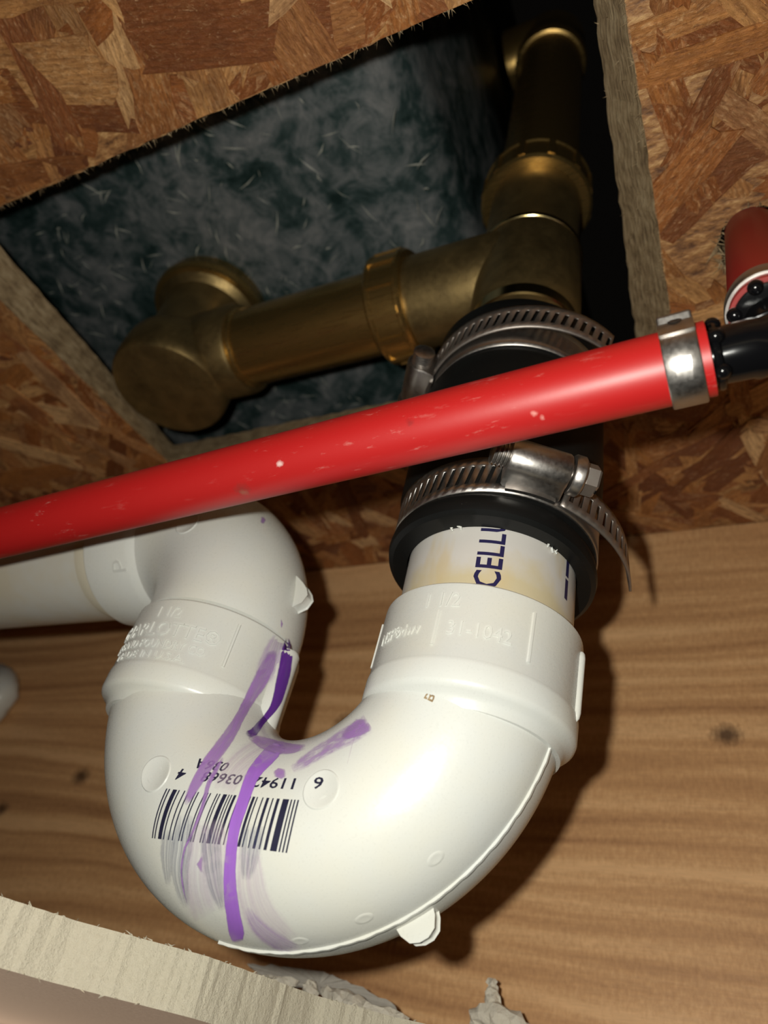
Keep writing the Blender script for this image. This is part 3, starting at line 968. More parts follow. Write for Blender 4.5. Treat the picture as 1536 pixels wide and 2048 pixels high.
def pinch(o, d, ear_dir, label):
    e0 = tag(empty('pinch_clamp', o), label, 'pipe clamp', 'stainless pinch clamps on the red pipes')
    d = Vector(d).normalized()
    mm = MB(); mm.lathe([(8.0, -3.5), (8.55, -3.5), (8.75, -3.2), (8.75, 3.2), (8.55, 3.5), (8.0, 3.5)], o, d, 64); mm.build('band', 'stainless_steel', e0, sharp=40)
    e = Vector(ear_dir); e = (e - d * e.dot(d)).normalized(); s_ = d.cross(e)
    F = Matrix((d, s_, e)).transposed().to_4x4(); F.translation = Vector(o)
    mm = MB(); mm.box((-3.5, -1.6, 8.3), (3.5, 2.2, 11.0), F); mm.build('ear', 'stainless_steel', e0, smooth=False, mods=[('BEVEL', dict(width=.0006, segments=3))])
    def sec(t0, t1, r0, r1, w0, w1, name, mat='stainless_steel'):
        q = MB(); va = []; N_ = 12
        for i in range(N_ + 1):
            t = t0 + (t1 - t0) * i / N_; ww = w0 + (w1 - w0) * i / N_
            for rr, w in ((r0, -ww), (r1, -ww), (r1, ww), (r0, ww)):
                va.append(Vector(o) + d * w + (e * math.cos(t) + s_ * math.sin(t)) * rr)
        q.add(va, [(i * 4 + j, i * 4 + (j + 1) % 4, i * 4 + 4 + (j + 1) % 4, i * 4 + 4 + j) for i in range(N_) for j in range(4)] + [(0, 1, 2, 3), tuple(N_ * 4 + j for j in range(4))])
        return q.build(name, mat, e0, sharp=40)
    sec(.05, 1.05, 8.6, 9.25, 3.5, 3.5, 'overlap_plate')
    sec(1.70, 2.25, 8.6, 9.2, 1.7, 1.4, 'tooth')
    # oval dimple in the overlap plate
    tq = .50
    en = e * math.cos(tq) + s_ * math.sin(tq)
    q = MB(); q.lathe([(0, 9.36), (.9, 9.38), (1.3, 9.5), (1.75, 9.48), (2.0, 9.2)], o, en, 20)
    q.v = [tuple(Vector(o) + (Vector(v) - Vector(o)) + d * (-.25 * (Vector(v) - Vector(o)).dot(d))) for v in q.v]
    q.build('dimple', 'dark_steel', e0)
    return e0


pinch(PX1 - PD * 5.3, PD, (0, -.55, .84), 'stainless pinch clamp with ear on the horizontal red pipe')
pinch(V0 + VD * 6.0, VD, (.9, .3, 0), 'stainless pinch clamp ring around the red riser at the right edge')

fit = tag(empty('elbow_fitting', PX1), 'glossy black plastic elbow fitting between the red pipe and the riser', 'pipe fitting')
EC = Vector((14.4, 106.9, 132.2))
m = MB()
pts = [PX1 - PD * 4, PX1 + PD * 1, PX1 + PD * 4, PX1 + PD * 7.5]
rads = [5.6, 5.8, 6.0, 6.1]
for k in range(1, 9):
    t = PI / 2 * k / 8
    pts.append(EC + PD * (-5.2 + 5.2 * math.sin(t)) + VD * (5.2 - 5.2 * math.cos(t))); rads.append(6.2)
pts.append(V0 + VD * 3); rads.append(5.8)
m.sweep(pts, rads, 40); m.build('body', 'black_plastic', fit, sharp=60)
m = MB(); m.lathe([(5.8, .4), (6.9, .6), (7.1, 1.2), (6.9, 1.8), (6.0, 2.2)], PX1, PD, 48); m.build('collar', 'black_plastic', fit)
m = MB(); m.lathe([(5.8, -2.4), (6.9, -2.2), (7.1, -1.6), (6.9, -.9), (6.0, -.5)], V0, VD, 48); m.build('collar', 'black_plastic', fit)
for a_ in (-.95, .25, 1.35):                  # round stop nubs on the collar
    e = (Vector((0, -math.cos(a_), -math.sin(a_)))); e = (e - PD * e.dot(PD)).normalized()
    m = MB(); c0 = PX1 + PD * 1.5 + e * 6.7
    m.lathe([(0, -2)] + [(1.7 * math.cos(t), 1.7 * math.sin(t)) for t in lin(-1.1, 1.5, 8)] + [(0, 1.7)], c0, e, 18); m.build('stop_nub', 'black_plastic', fit)
for a_ in (2.4, 3.4, 4.4):
    e = Vector((math.cos(a_), math.sin(a_), 0)); e = (e - VD * e.dot(VD)).normalized()
    m = MB(); c0 = V0 - VD * 1.6 + e * 6.7
    m.lathe([(0, -2)] + [(1.7 * math.cos(t), 1.7 * math.sin(t)) for t in lin(-1.1, 1.5, 8)] + [(0, 1.7)], c0, e, 18); m.build('stop_nub', 'black_plastic', fit)

# ------------------------------------------------------------------ lettering, barcode, moulding marks and primer on the trap
def text_shape(body, width, height, thick, bold=0.0):
    """outline of a line of text scaled to width x height (mm), centred, cut fine enough to bend round a pipe"""
    cu = bpy.data.curves.new('text_shape', 'FONT')
    cu.body = body; cu.size = 1.0; cu.extrude = .5 if thick else 0.0; cu.resolution_u = 2; cu.offset = bold
    ob = bpy.data.objects.new('text_shape', cu); COL.objects.link(ob)
    dg = bpy.context.evaluated_depsgraph_get()
    ev = ob.evaluated_get(dg); me = ev.to_mesh()
    bm = bmesh.new(); bm.from_mesh(me); ev.to_mesh_clear()
    bpy.data.objects.remove(ob, do_unlink=True); bpy.data.curves.remove(cu)
    xs = [v.co.x for v in bm.verts]; ys = [v.co.y for v in bm.verts]
    x0, x1, y0, y1 = min(xs), max(xs), min(ys), max(ys)
    for v in bm.verts:
        v.co = ((v.co.x - (x0 + x1) / 2) / (x1 - x0) * width, (v.co.y - (y0 + y1) / 2) / (y1 - y0) * height, (v.co.z + .5) * thick if thick else 0.0)
    bmesh.ops.triangulate(bm, faces=bm.faces)
    for _ in range(2):
        long = [e for e in bm.edges if e.calc_length() > 2.0]
        if long: bmesh.ops.subdivide_edges(bm, edges=long, cuts=1)
    bmesh.ops.triangulate(bm, faces=bm.faces)
    bm.verts.index_update()
    vs_ = [v.co.copy() for v in bm.verts]; fs_ = [tuple(v.index for v in f_.verts) for f_ in bm.faces]
    bm.free()
    return vs_, fs_


def wrap_text(body, width, height, fn, mat, name, parent, thick=.35, label=None):
    vs_, fs_ = text_shape(body, width, height, thick, .014 if not thick else 0.0)
    mm = MB(); mm.add([fn(v.x, v.y, v.z) for v in vs_], fs_)
    o = mm.build(name, mat, parent, smooth=False)
    if label: o['label'] = label
    return o


def on_hub(cx, z0, th0, zc):
    def fn(x, y, o):
        t = th0 + x / HR; r = HR + o - .05
        return TL((cx + r * math.sin(t), -r * math.cos(t), z0 + zc + y))
    return fn


HX = -2 * RU
wrap_text('31-1042', 15.5, 3.7, on_hub(0, 0, .355, -13.2), 'white_plastic', 'lettering', hubR)
wrap_text('1 1/2', 9.0, 3.9, on_hub(0, 0, -.03, -5.4), 'white_plastic', 'lettering', hubR)
wrap_text('NSF\u00aedwv', 15.0, 3.4, on_hub(0, 0, -.48, -13.0), 'white_plastic', 'lettering', hubR)
wrap_text('1 1/2', 8.4, 3.5, on_hub(HX, DZ2, .06, -4.8), 'white_plastic', 'lettering', hubL)
wrap_text('CHARLOTTE\u00ae', 40.0, 4.6, on_hub(HX, DZ2, .0, -10.4), 'white_plastic', 'lettering', hubL, .45)
wrap_text('PIPE AND FOUNDRY CO.', 37.0, 2.6, on_hub(HX, DZ2, -.02, -15.4), 'white_plastic', 'lettering', hubL, .4)
wrap_text('MADE IN U.S.A.', 27.0, 2.3, on_hub(HX, DZ2, -.02, -18.9), 'white_plastic', 'lettering', hubL, .4)


def hub_line(cx, z0, th, za, zb, par):
    mm = MB(); va = []
    N_ = 6
    for i in range(N_ + 1):
        z = za + (zb - za) * i / N_
        for dt, o in ((-.022, -.1), (-.010, .4), (.010, .4), (.022, -.1)):
            r = HR + o; va.append(TL((cx + r * math.sin(th + dt), -r * math.cos(th + dt), z0 + z)))
    mm.add(va, [(i * 4 + k, i * 4 + k + 1, i * 4 + 5 + k, i * 4 + 4 + k) for i in range(N_) for k in range(3)] + [(0, 1, 2, 3), tuple(N_ * 4 + k for k in range(4))])
    mm.build('raised_line', 'white_plastic', par)


def on_elbow_hub(x, y, o):
    a = Vector((0, -.68, -.73)); b = Vector((0, .73, -.68)); t = .0 + x / HR
    return Vector((-193.0 + y, s1.y, s1.z)) + (a * math.cos(t) + b * math.sin(t)) * (HR + .1 + o - .05)


wrap_text('d', 4.2, 6.0, on_elbow_hub, 'white_plastic', 'lettering', ehub, .45)
hub_line(0, 0, -.045, -8.6, -18.0, hubR)
hub_line(0, 0, .82, -4.2, -17.6, hubR)
hub_line(0, 0, -1.02, -5.0, -18.0, hubR)
hub_line(HX, DZ2, .87, -3.6, -17.4, hubL)

# print on the inlet pipe
SD = (CPL1 - TO).normalized()


def on_stub(th0, z0):
    def fn(x, y, o):
        t = th0 - y / 24.13; r = 24.13 + .06 + o
        return TO + SD * (z0 + x) + Vector((math.sin(t), -math.cos(t), 0)) * r
    return fn


wrap_text('CELLU', 22.6, 7.0, on_stub(.345, 11.0), 'ink_blue', 'lettering', stub, 0, 'dark blue printed letters')
mm = MB(); f_ = on_stub(1.36, 14.0)
mm.add([f_(x, y, 0) for x in (-7.5, -1.2, -.4, 7) for y in (-.8, .8)], [(0, 1, 3, 2), (4, 5, 7, 6)]); mm.build('ink_mark', 'ink_blue', stub)


# barcode on the bend
def bar_pt(u, v, o=.07):
    uu = min(max(u, -.15), 1.15)
    t = (4.277 + (5.140 - 4.277) * u) * (1 - v) + (4.336 + (5.050 - 4.336) * u) * v
    p = (-1.49 + (-1.55 + 1.49) * uu - .165 * 4 * uu * (1 - uu)) * (1 - v) + (-1.04 + (-1.143 + 1.04) * uu - .15 * 4 * uu * (1 - uu)) * v
    return bend_pt(t, p, o)


LCODE = ['0001101', '0011001', '0010011', '0111101', '0100011', '0110001', '0101111', '0111011', '0110111', '0001011']
digits = '611942036684'
bits = '101' + ''.join(LCODE[int(c)] for c in digits[:6]) + '01010' + ''.join(''.join('1' if b == '0' else '0' for b in LCODE[int(c)]) for c in digits[6:]) + '101'
bits = bits[::-1]                            # the label is printed upside down
mm = MB(); i = 0
while i < 95:
    if bits[i] == '1':
        j = i
        while j < 95 and bits[j] == '1': j += 1
        u0, u1 = i / 95, (j - .12) / 95
        va = []
        for k in range(9): va += [bar_pt(u0, k / 8), bar_pt(u1, k / 8)]
        mm.add(va, [(2 * k, 2 * k + 1, 2 * k + 3, 2 * k + 2) for k in range(8)])
        i = j
    else: i += 1
bc = mm.build('barcode', 'ink', bend, smooth=False); bc['label'] = 'black printed barcode, upside down'


def on_bar(uc, vc):
    def fn(x, y, o): return bar_pt(uc - x / 38.0, vc + y / 11.5, .07)
    return fn


for body, w, h_, uc, vc in (('4', 2.2, 3.0, .045, -.34), ('03668', 12.2, 3.0, .36, -.36), ('11942', 12.2, 3.0, .78, -.34), ('6', 2.2, 3.0, 1.09, -.36), ('036A', 9.8, 3.0, .21, -.66)):
    wrap_text(body, w, h_, on_bar(uc, vc), 'ink', 'printed_digits', bend, 0)


def on_bend(t0, p0):
    def fn(x, y, o): return bend_pt(t0 + x / RU, p0 + y / RT_, o)
    return fn


def disc_mark(fn, r, par, hh=.20):
    """round ejector mark: a low rim with a flat middle"""
    mm = MB(); va = []; N_ = 40
    for rr, o in ((r + .35, -.05), (r, hh), (r - .35, hh * .9), (r - .6, .05)):
        for k in range(N_): va.append(fn(rr * math.cos(2 * PI * k / N_), rr * math.sin(2 * PI * k / N_), o))
    va.append(fn(0, 0, .06))
    fs = [(a * N_ + k, a * N_ + (k + 1) % N_, (a + 1) * N_ + (k + 1) % N_, (a + 1) * N_ + k) for a in range(3) for k in range(N_)]
    fs += [(3 * N_ + k, 3 * N_ + (k + 1) % N_, 4 * N_) for k in range(N_)]
    mm.add(va, fs); mm.build('ejector_mark', 'white_plastic', par)


disc_mark(on_bend(4.140, -1.50), 4.3, bend)
disc_mark(on_bend(5.262, -1.57), 4.3, bend)
disc_mark(lambda x, y, o: Vector((-161.8 + x, 140.05 - o, 140.4 + y)), 4.2, elbow)
for t, p in ((5.52, -.50), (5.22, -.36), (4.98, -.30)):
    disc_mark(on_bend(t, p), 1.2, bend, .09)
wrap_text('B', 1.8, 2.4, on_bend(5.964, -1.473), 'board_core', 'lettering', bend, 0)

# primer
RIBBONS = [
    ('primer_faint', 9, [-480,-241,-600,-492,-241,-601,-504,-241,-602,-516,-240,-603,-529,-240,-605,-541,-240,-606,-554,-239,-607,-566,-239,-608,-579,-238,-609,-472,-240,-609,-485,-240,-610,-498,-239,-611,-511,-239,-613,-525,-239,-614,-539,-238,-615,-553,-237,-617,-567,-236,-618,-581,-236,-619,-460,-237,-622,-475,-237,-623,-490,-237,-625,-505,-236,-626,-520,-236,-627,-536,-235,-629,-551,-234,-630,-567,-233,-632,-584,-231,-633,-448,-234,-637,-465,-233,-638,-481,-233,-639,-498,-232,-641,-516,-231,-642,-533,-231,-643,-551,-229,-644,-569,-228,-645,-588,-226,-647,-440,-228,-653,-458,-228,-653,-476,-228,-654,-494,-228,-655,-513,-227,-655,-532,-226,-656,-551,-225,-656,-571,-223,-657,-592,-221,-657,-437,-222,-668,-455,-222,-668,-474,-223,-668,-493,-222,-668,-512,-222,-667,-532,-221,-667,-552,-220,-667,-573,-219,-666,-595,-217,-666,-437,-216,-681,-455,-217,-681,-474,-217,-680,-494,-217,-680,-513,-216,-679,-534,-216,-679,-554,-214,-678,-576,-213,-677,-598,-211,-676,-438,-211,-691,-456,-211,-691,-475,-211,-691,-495,-211,-691,-515,-210,-691,-535,-209,-691,-556,-207,-691,-578,-205,-690,-601,-202,-690,-437,-207,-698,-456,-206,-700,-475,-206,-701,-495,-204,-702,-516,-203,-702,-536,-201,-703,-558,-199,-704,-580,-195,-704,-604,-191,-705,-436,-201,-707,-455,-200,-709,-475,-199,-710,-495,-198,-712,-516,-196,-714,-537,-193,-715,-559,-189,-716,-582,-185,-717,-607,-179,-718,-435,-196,-715,-454,-194,-717,-474,-192,-720,-495,-190,-722,-516,-187,-724,-538,-183,-726,-561,-179,-728,-585,-173,-730,-610,-166,-732,-433,-191,-721,-453,-189,-725,-473,-186,-728,-494,-182,-732,-515,-178,-735,-538,-173,-738,-561,-166,-741,-587,-158,-744,-614,-148,-746,-431,-186,-727,-450,-183,-732,-470,-179,-736,-492,-174,-741,-513,-168,-745,-536,-161,-749,-561,-153,-753,-588,-142,-757,-617,-128,-760,-427,-183,-731,-447,-178,-737,-468,-173,-742,-489,-167,-748,-511,-160,-753,-534,-151,-759,-560,-140,-763,-588,-126,-768,-621,-107,-771,-423,-178,-736,-443,-173,-743,-464,-167,-749,-485,-159,-755,-508,-151,-761,-533,-140,-767,-559,-127,-773,-590,-109,-777,-628,-82,-781,-419,-173,-741,-439,-167,-748,-459,-160,-755,-481,-151,-762,-505,-141,-769,-530,-128,-776,-558,-111,-782,-592,-88,-787,-646,-41,-788]),
    ('primer_faint', 7, [-373,-228,-646,-384,-228,-648,-394,-228,-649,-405,-228,-650,-416,-228,-651,-427,-228,-652,-438,-228,-653,-370,-225,-655,-381,-225,-656,-392,-225,-657,-403,-225,-658,-415,-225,-659,-426,-225,-661,-438,-225,-662,-366,-219,-666,-378,-220,-668,-389,-220,-669,-401,-220,-670,-413,-220,-671,-426,-220,-673,-438,-220,-674,-362,-213,-679,-374,-213,-680,-387,-213,-682,-400,-213,-683,-413,-213,-685,-426,-213,-686,-439,-213,-688,-358,-206,-690,-371,-207,-692,-385,-207,-694,-398,-207,-695,-412,-206,-697,-426,-206,-699,-440,-205,-700,-355,-199,-701,-369,-199,-703,-383,-200,-704,-397,-200,-706,-412,-199,-708,-427,-199,-710,-441,-198,-711,-353,-192,-710,-368,-193,-712,-382,-192,-715,-397,-192,-717,-412,-192,-719,-428,-191,-721,-443,-190,-723,-351,-186,-718,-366,-186,-721,-381,-185,-724,-397,-184,-727,-412,-183,-730,-428,-181,-733,-445,-179,-736,-348,-179,-726,-363,-178,-730,-379,-176,-734,-395,-175,-737,-411,-172,-741,-428,-170,-745,-445,-167,-749,-345,-173,-732,-361,-171,-737,-377,-169,-741,-393,-166,-746,-410,-163,-751,-427,-159,-755,-445,-155,-759,-341,-165,-739,-357,-163,-744,-374,-160,-749,-391,-156,-755,-408,-152,-760,-426,-147,-765,-445,-142,-770,-338,-158,-745,-354,-155,-751,-371,-151,-757,-388,-146,-763,-406,-140,-769,-425,-134,-775,-445,-126,-781,-334,-152,-750,-350,-147,-757,-367,-141,-764,-385,-134,-771,-403,-127,-778,-423,-118,-785,-443,-107,-791,-332,-146,-754,-347,-139,-762,-364,-132,-770,-381,-123,-778,-399,-113,-786,-418,-100,-793,-440,-86,-801,-329,-139,-759,-343,-131,-767,-358,-121,-776,-374,-110,-784,-391,-98,-793,-410,-83,-801,-431,-64,-808,-324,-128,-765,-337,-119,-774,-350,-108,-782,-365,-96,-790,-382,-82,-798,-400,-65,-806,-421,-43,-813,-318,-115,-772,-330,-105,-780,-343,-94,-788,-357,-81,-795,-372,-66,-802,-390,-49,-809,-412,-24,-815,-312,-101,-778,-324,-91,-785,-336,-80,-792,-350,-67,-799,-365,-52,-806,-382,-33,-811,-405,-6,-816,-309,-90,-783,-320,-80,-789,-333,-69,-795,-346,-56,-802,-361,-40,-807,-379,-20,-813,-404,11,-817]),
    ('primer_faint', 7, [-408,-207,-439,-427,-195,-423,-449,-180,-405,-473,-162,-386,-500,-141,-365,-528,-120,-343,-552,-103,-323,-413,-211,-447,-431,-201,-432,-452,-188,-415,-474,-174,-397,-498,-157,-378,-523,-140,-358,-546,-125,-339,-421,-216,-457,-439,-208,-443,-458,-198,-427,-478,-186,-411,-499,-174,-394,-522,-161,-376,-543,-149,-358,-429,-221,-469,-446,-214,-455,-465,-206,-440,-484,-197,-425,-503,-188,-410,-524,-179,-394,-543,-170,-378,-436,-225,-478,-453,-220,-465,-470,-213,-452,-489,-207,-439,-507,-200,-425,-526,-193,-411,-545,-187,-397,-444,-229,-489,-460,-225,-478,-477,-221,-466,-495,-216,-455,-512,-211,-442,-530,-207,-430,-547,-203,-418,-452,-232,-500,-467,-230,-490,-483,-227,-480,-500,-224,-470,-516,-221,-460,-533,-218,-450,-550,-215,-440,-458,-236,-511,-473,-234,-503,-488,-232,-495,-504,-230,-487,-520,-228,-479,-536,-227,-470,-552,-226,-462,-462,-238,-520,-476,-237,-514,-491,-236,-507,-506,-235,-501,-521,-234,-495,-536,-233,-489,-551,-232,-483,-466,-240,-532,-479,-239,-527,-493,-239,-522,-507,-238,-517,-521,-238,-512,-535,-238,-507,-549,-237,-502,-470,-241,-544,-482,-241,-540,-495,-241,-535,-508,-241,-531,-521,-241,-526,-535,-241,-522,-548,-240,-517,-473,-242,-553,-485,-242,-549,-497,-242,-545,-510,-242,-540,-522,-242,-536,-535,-242,-532,-547,-242,-527]),
    ('ink_smear', 5, [-612,-230,-630,-627,-229,-629,-642,-227,-629,-657,-225,-628,-673,-223,-627,-612,-227,-638,-627,-226,-638,-641,-224,-637,-656,-222,-636,-671,-220,-636,-614,-222,-650,-627,-221,-649,-641,-219,-649,-655,-217,-648,-670,-214,-647,-616,-215,-663,-629,-214,-663,-642,-212,-662,-655,-210,-662,-669,-207,-661,-618,-208,-676,-631,-206,-676,-643,-204,-675,-656,-201,-675,-669,-199,-675,-621,-201,-687,-632,-199,-687,-644,-196,-687,-656,-193,-687,-668,-190,-687,-624,-191,-699,-634,-189,-700,-645,-186,-700,-655,-183,-700,-667,-180,-700,-627,-180,-712,-636,-178,-712,-645,-175,-713,-654,-172,-713,-664,-169,-713,-630,-170,-723,-638,-167,-723,-646,-164,-723,-654,-161,-724,-663,-158,-724,-634,-161,-730,-641,-158,-731,-648,-156,-731,-655,-153,-731,-663,-150,-731]),
    ('ink_smear', 5, [-562,-241,-597,-579,-240,-597,-596,-240,-596,-613,-239,-595,-631,-238,-594,-560,-239,-606,-577,-239,-606,-594,-238,-605,-612,-237,-604,-630,-237,-603,-558,-237,-618,-575,-236,-618,-593,-235,-617,-610,-234,-616,-629,-233,-615,-556,-233,-632,-574,-232,-632,-592,-231,-631,-610,-230,-630,-628,-229,-629,-555,-228,-646,-573,-228,-646,-591,-226,-645,-609,-225,-644,-628,-223,-643,-555,-223,-660,-573,-222,-659,-591,-221,-658,-610,-219,-657,-629,-217,-656,-557,-218,-672,-574,-216,-671,-592,-215,-670,-611,-213,-668,-630,-211,-667,-560,-211,-683,-577,-210,-682,-595,-209,-681,-613,-207,-680,-632,-204,-678,-563,-205,-693,-580,-203,-693,-598,-201,-692,-616,-199,-691,-635,-196,-690,-566,-198,-703,-583,-196,-703,-600,-193,-703,-618,-190,-703,-637,-186,-702,-568,-191,-712,-585,-188,-713,-602,-185,-714,-619,-180,-714,-638,-175,-715,-570,-184,-721,-585,-180,-722,-602,-176,-724,-618,-171,-725,-636,-165,-726,-572,-175,-731,-586,-171,-732,-601,-166,-734,-616,-160,-736,-632,-154,-737,-573,-164,-741,-587,-160,-743,-600,-155,-744,-614,-149,-746,-629,-142,-747,-576,-153,-751,-588,-148,-752,-600,-143,-754,-612,-137,-755,-626,-131,-756,-579,-141,-759,-589,-137,-760,-600,-132,-762,-612,-126,-762,-624,-120,-763,-582,-132,-765,-592,-128,-766,-602,-123,-767,-612,-118,-768,-624,-111,-768]),
    ('ink_smear', 5, [-484,-239,-612,-501,-239,-613,-518,-239,-615,-536,-238,-616,-554,-237,-618,-481,-238,-621,-498,-237,-622,-516,-237,-623,-533,-236,-625,-551,-235,-626,-478,-235,-632,-495,-234,-634,-512,-234,-635,-529,-233,-637,-547,-232,-638,-475,-231,-645,-491,-230,-647,-508,-230,-648,-525,-229,-650,-543,-227,-651,-472,-227,-659,-488,-226,-660,-505,-225,-662,-522,-223,-664,-539,-222,-665,-470,-221,-671,-486,-220,-672,-502,-219,-674,-518,-218,-676,-535,-216,-678,-468,-216,-682,-484,-215,-684,-499,-214,-685,-515,-212,-687,-532,-210,-689,-467,-210,-693,-482,-209,-695,-497,-208,-697,-512,-206,-699,-528,-204,-700,-467,-204,-703,-481,-202,-705,-495,-201,-707,-510,-199,-709,-525,-197,-711,-466,-197,-714,-480,-195,-716,-493,-193,-718,-507,-191,-720,-522,-189,-722,-467,-190,-723,-479,-188,-725,-492,-186,-727,-505,-183,-730,-518,-181,-732,-467,-180,-735,-478,-178,-737,-490,-175,-739,-501,-173,-742,-513,-170,-744,-468,-169,-747,-478,-166,-749,-487,-164,-751,-497,-161,-753,-507,-158,-755,-470,-157,-758,-478,-155,-759,-486,-153,-761,-494,-150,-762,-502,-148,-764,-472,-148,-765,-479,-146,-766,-486,-144,-768,-493,-142,-769,-500,-140,-770]),
    ('ink_smear', 5, [-359,-237,-612,-377,-238,-611,-395,-238,-609,-414,-239,-608,-433,-240,-606,-360,-235,-620,-378,-236,-619,-395,-237,-618,-413,-238,-616,-432,-238,-615,-362,-232,-632,-379,-233,-631,-396,-234,-630,-413,-235,-628,-431,-236,-627,-365,-228,-645,-380,-229,-644,-396,-230,-643,-413,-231,-642,-429,-232,-641,-368,-223,-658,-383,-224,-657,-398,-226,-657,-413,-226,-656,-428,-227,-655,-371,-218,-669,-385,-220,-669,-399,-221,-668,-413,-221,-668,-428,-222,-667,-376,-212,-682,-388,-213,-682,-401,-214,-682,-413,-215,-681,-426,-216,-681,-381,-206,-695,-392,-207,-695,-403,-207,-695,-414,-208,-695,-425,-209,-694,-386,-199,-706,-396,-200,-706,-405,-200,-706,-414,-201,-706,-424,-201,-706,-390,-194,-713,-398,-195,-713,-407,-195,-713,-415,-196,-713,-423,-196,-713]),
    ('primer_wash', 5, [-405,-157,-755,-410,-155,-757,-415,-154,-759,-420,-152,-761,-425,-151,-762,-398,-150,-761,-405,-147,-763,-412,-145,-766,-419,-143,-768,-426,-140,-770,-390,-139,-768,-399,-136,-772,-408,-132,-775,-417,-127,-779,-427,-123,-782,-381,-129,-774,-391,-123,-779,-402,-117,-784,-413,-110,-788,-426,-102,-793,-373,-122,-777,-384,-115,-783,-396,-106,-789,-408,-97,-795,-421,-85,-800,-364,-114,-781,-376,-104,-788,-388,-94,-794,-401,-82,-800,-415,-68,-806,-356,-104,-785,-367,-94,-792,-380,-82,-798,-393,-67,-804,-409,-50,-810,-348,-96,-788,-359,-83,-795,-371,-70,-801,-385,-53,-808,-402,-32,-813,-340,-85,-791,-350,-73,-797,-362,-58,-804,-375,-40,-809,-392,-16,-815,-331,-74,-794,-340,-61,-799,-351,-46,-805,-363,-28,-810,-380,-3,-814,-323,-61,-796,-332,-49,-801,-341,-35,-805,-353,-17,-810,-368,6,-813,-318,-52,-798,-326,-40,-802,-335,-26,-806,-346,-10,-809,-361,15,-812]),
    ('primer_mid', 5, [-143,-239,-388,-154,-236,-376,-166,-232,-364,-179,-226,-350,-193,-217,-334,-153,-239,-396,-165,-236,-383,-177,-231,-370,-191,-224,-356,-207,-213,-339,-168,-238,-405,-179,-235,-393,-192,-229,-379,-207,-221,-364,-225,-208,-346,-183,-237,-414,-195,-233,-401,-208,-227,-388,-223,-219,-373,-240,-205,-356,-201,-236,-422,-212,-232,-410,-224,-226,-397,-238,-217,-383,-255,-204,-366,-217,-235,-429,-228,-230,-418,-240,-224,-405,-254,-215,-391,-270,-203,-375,-234,-233,-436,-244,-229,-425,-256,-223,-413,-269,-214,-400,-285,-202,-385,-250,-233,-444,-260,-229,-434,-272,-222,-423,-285,-215,-411,-299,-204,-397,-266,-232,-452,-276,-229,-443,-287,-223,-433,-299,-216,-422,-313,-207,-410,-282,-233,-462,-291,-229,-454,-301,-225,-445,-312,-219,-435,-324,-212,-425,-297,-233,-472,-306,-230,-465,-315,-227,-457,-325,-222,-448,-335,-217,-439,-315,-234,-482,-322,-231,-475,-330,-229,-469,-338,-225,-462,-346,-222,-455,-329,-234,-488,-335,-232,-483,-341,-230,-478,-347,-228,-472,-354,-225,-467]),
    ('primer_light', 5, [-148,-239,-386,-156,-236,-375,-166,-232,-364,-175,-227,-352,-186,-221,-338,-165,-237,-396,-175,-234,-385,-186,-229,-372,-199,-222,-358,-214,-211,-342,-188,-235,-402,-198,-231,-393,-208,-226,-383,-218,-219,-371,-231,-211,-359,-206,-232,-406,-213,-229,-399,-221,-225,-391,-229,-220,-383,-239,-213,-374,-220,-230,-409,-226,-227,-403,-231,-224,-398,-237,-221,-392,-244,-216,-386]),
    ('primer_light', 5, [-332,-207,-418,-337,-202,-412,-344,-196,-405,-351,-189,-397,-360,-179,-389,-345,-208,-425,-352,-202,-417,-360,-193,-407,-370,-183,-397,-382,-169,-385,-366,-208,-431,-375,-200,-421,-385,-189,-408,-397,-175,-394,-415,-154,-377,-387,-205,-431,-395,-195,-419,-405,-183,-405,-419,-166,-389,-440,-139,-368,-408,-201,-430,-417,-191,-416,-428,-177,-400,-443,-158,-382,-468,-124,-357,-431,-197,-425,-439,-185,-411,-450,-171,-395,-466,-150,-376,-490,-117,-351,-464,-189,-415,-472,-177,-401,-482,-162,-385,-496,-143,-367,-514,-117,-346,-494,-181,-402,-501,-170,-390,-510,-158,-376,-520,-142,-361,-533,-124,-344,-522,-174,-388,-528,-165,-378,-534,-156,-367,-541,-145,-356,-549,-134,-344,-542,-169,-377,-546,-163,-370,-550,-156,-362,-555,-149,-353,-559,-141,-345]),
    ('primer_light', 5, [-346,-235,-496,-352,-233,-489,-357,-231,-483,-363,-228,-476,-369,-225,-469,-359,-236,-505,-365,-234,-497,-372,-231,-488,-378,-228,-479,-386,-224,-470,-381,-234,-500,-384,-233,-496,-387,-231,-491,-391,-230,-486,-394,-228,-481]),
    ('primer_wash', 5, [-638,-16,27,-643,-29,22,-631,-62,7,-632,-79,-1,-636,-92,-5,-624,-24,-2,-626,-45,-10,-629,-63,-16,-634,-81,-22,-639,-97,-26,-607,-37,-40,-627,-38,-35,-631,-61,-43,-636,-82,-49,-643,-101,-54,-606,-35,-61,-628,-39,-55,-632,-60,-61,-638,-82,-67,-645,-103,-72,-606,-33,-82,-627,-38,-77,-633,-59,-82,-639,-82,-87,-646,-104,-92,-607,-33,-103,-629,-38,-96,-634,-59,-100,-640,-82,-105,-647,-103,-109,-614,-35,-129,-633,-38,-123,-636,-60,-127,-642,-81,-130,-648,-100,-133,-623,-37,-146,-635,-43,-143,-638,-62,-146,-643,-80,-149,-648,-96,-151]),
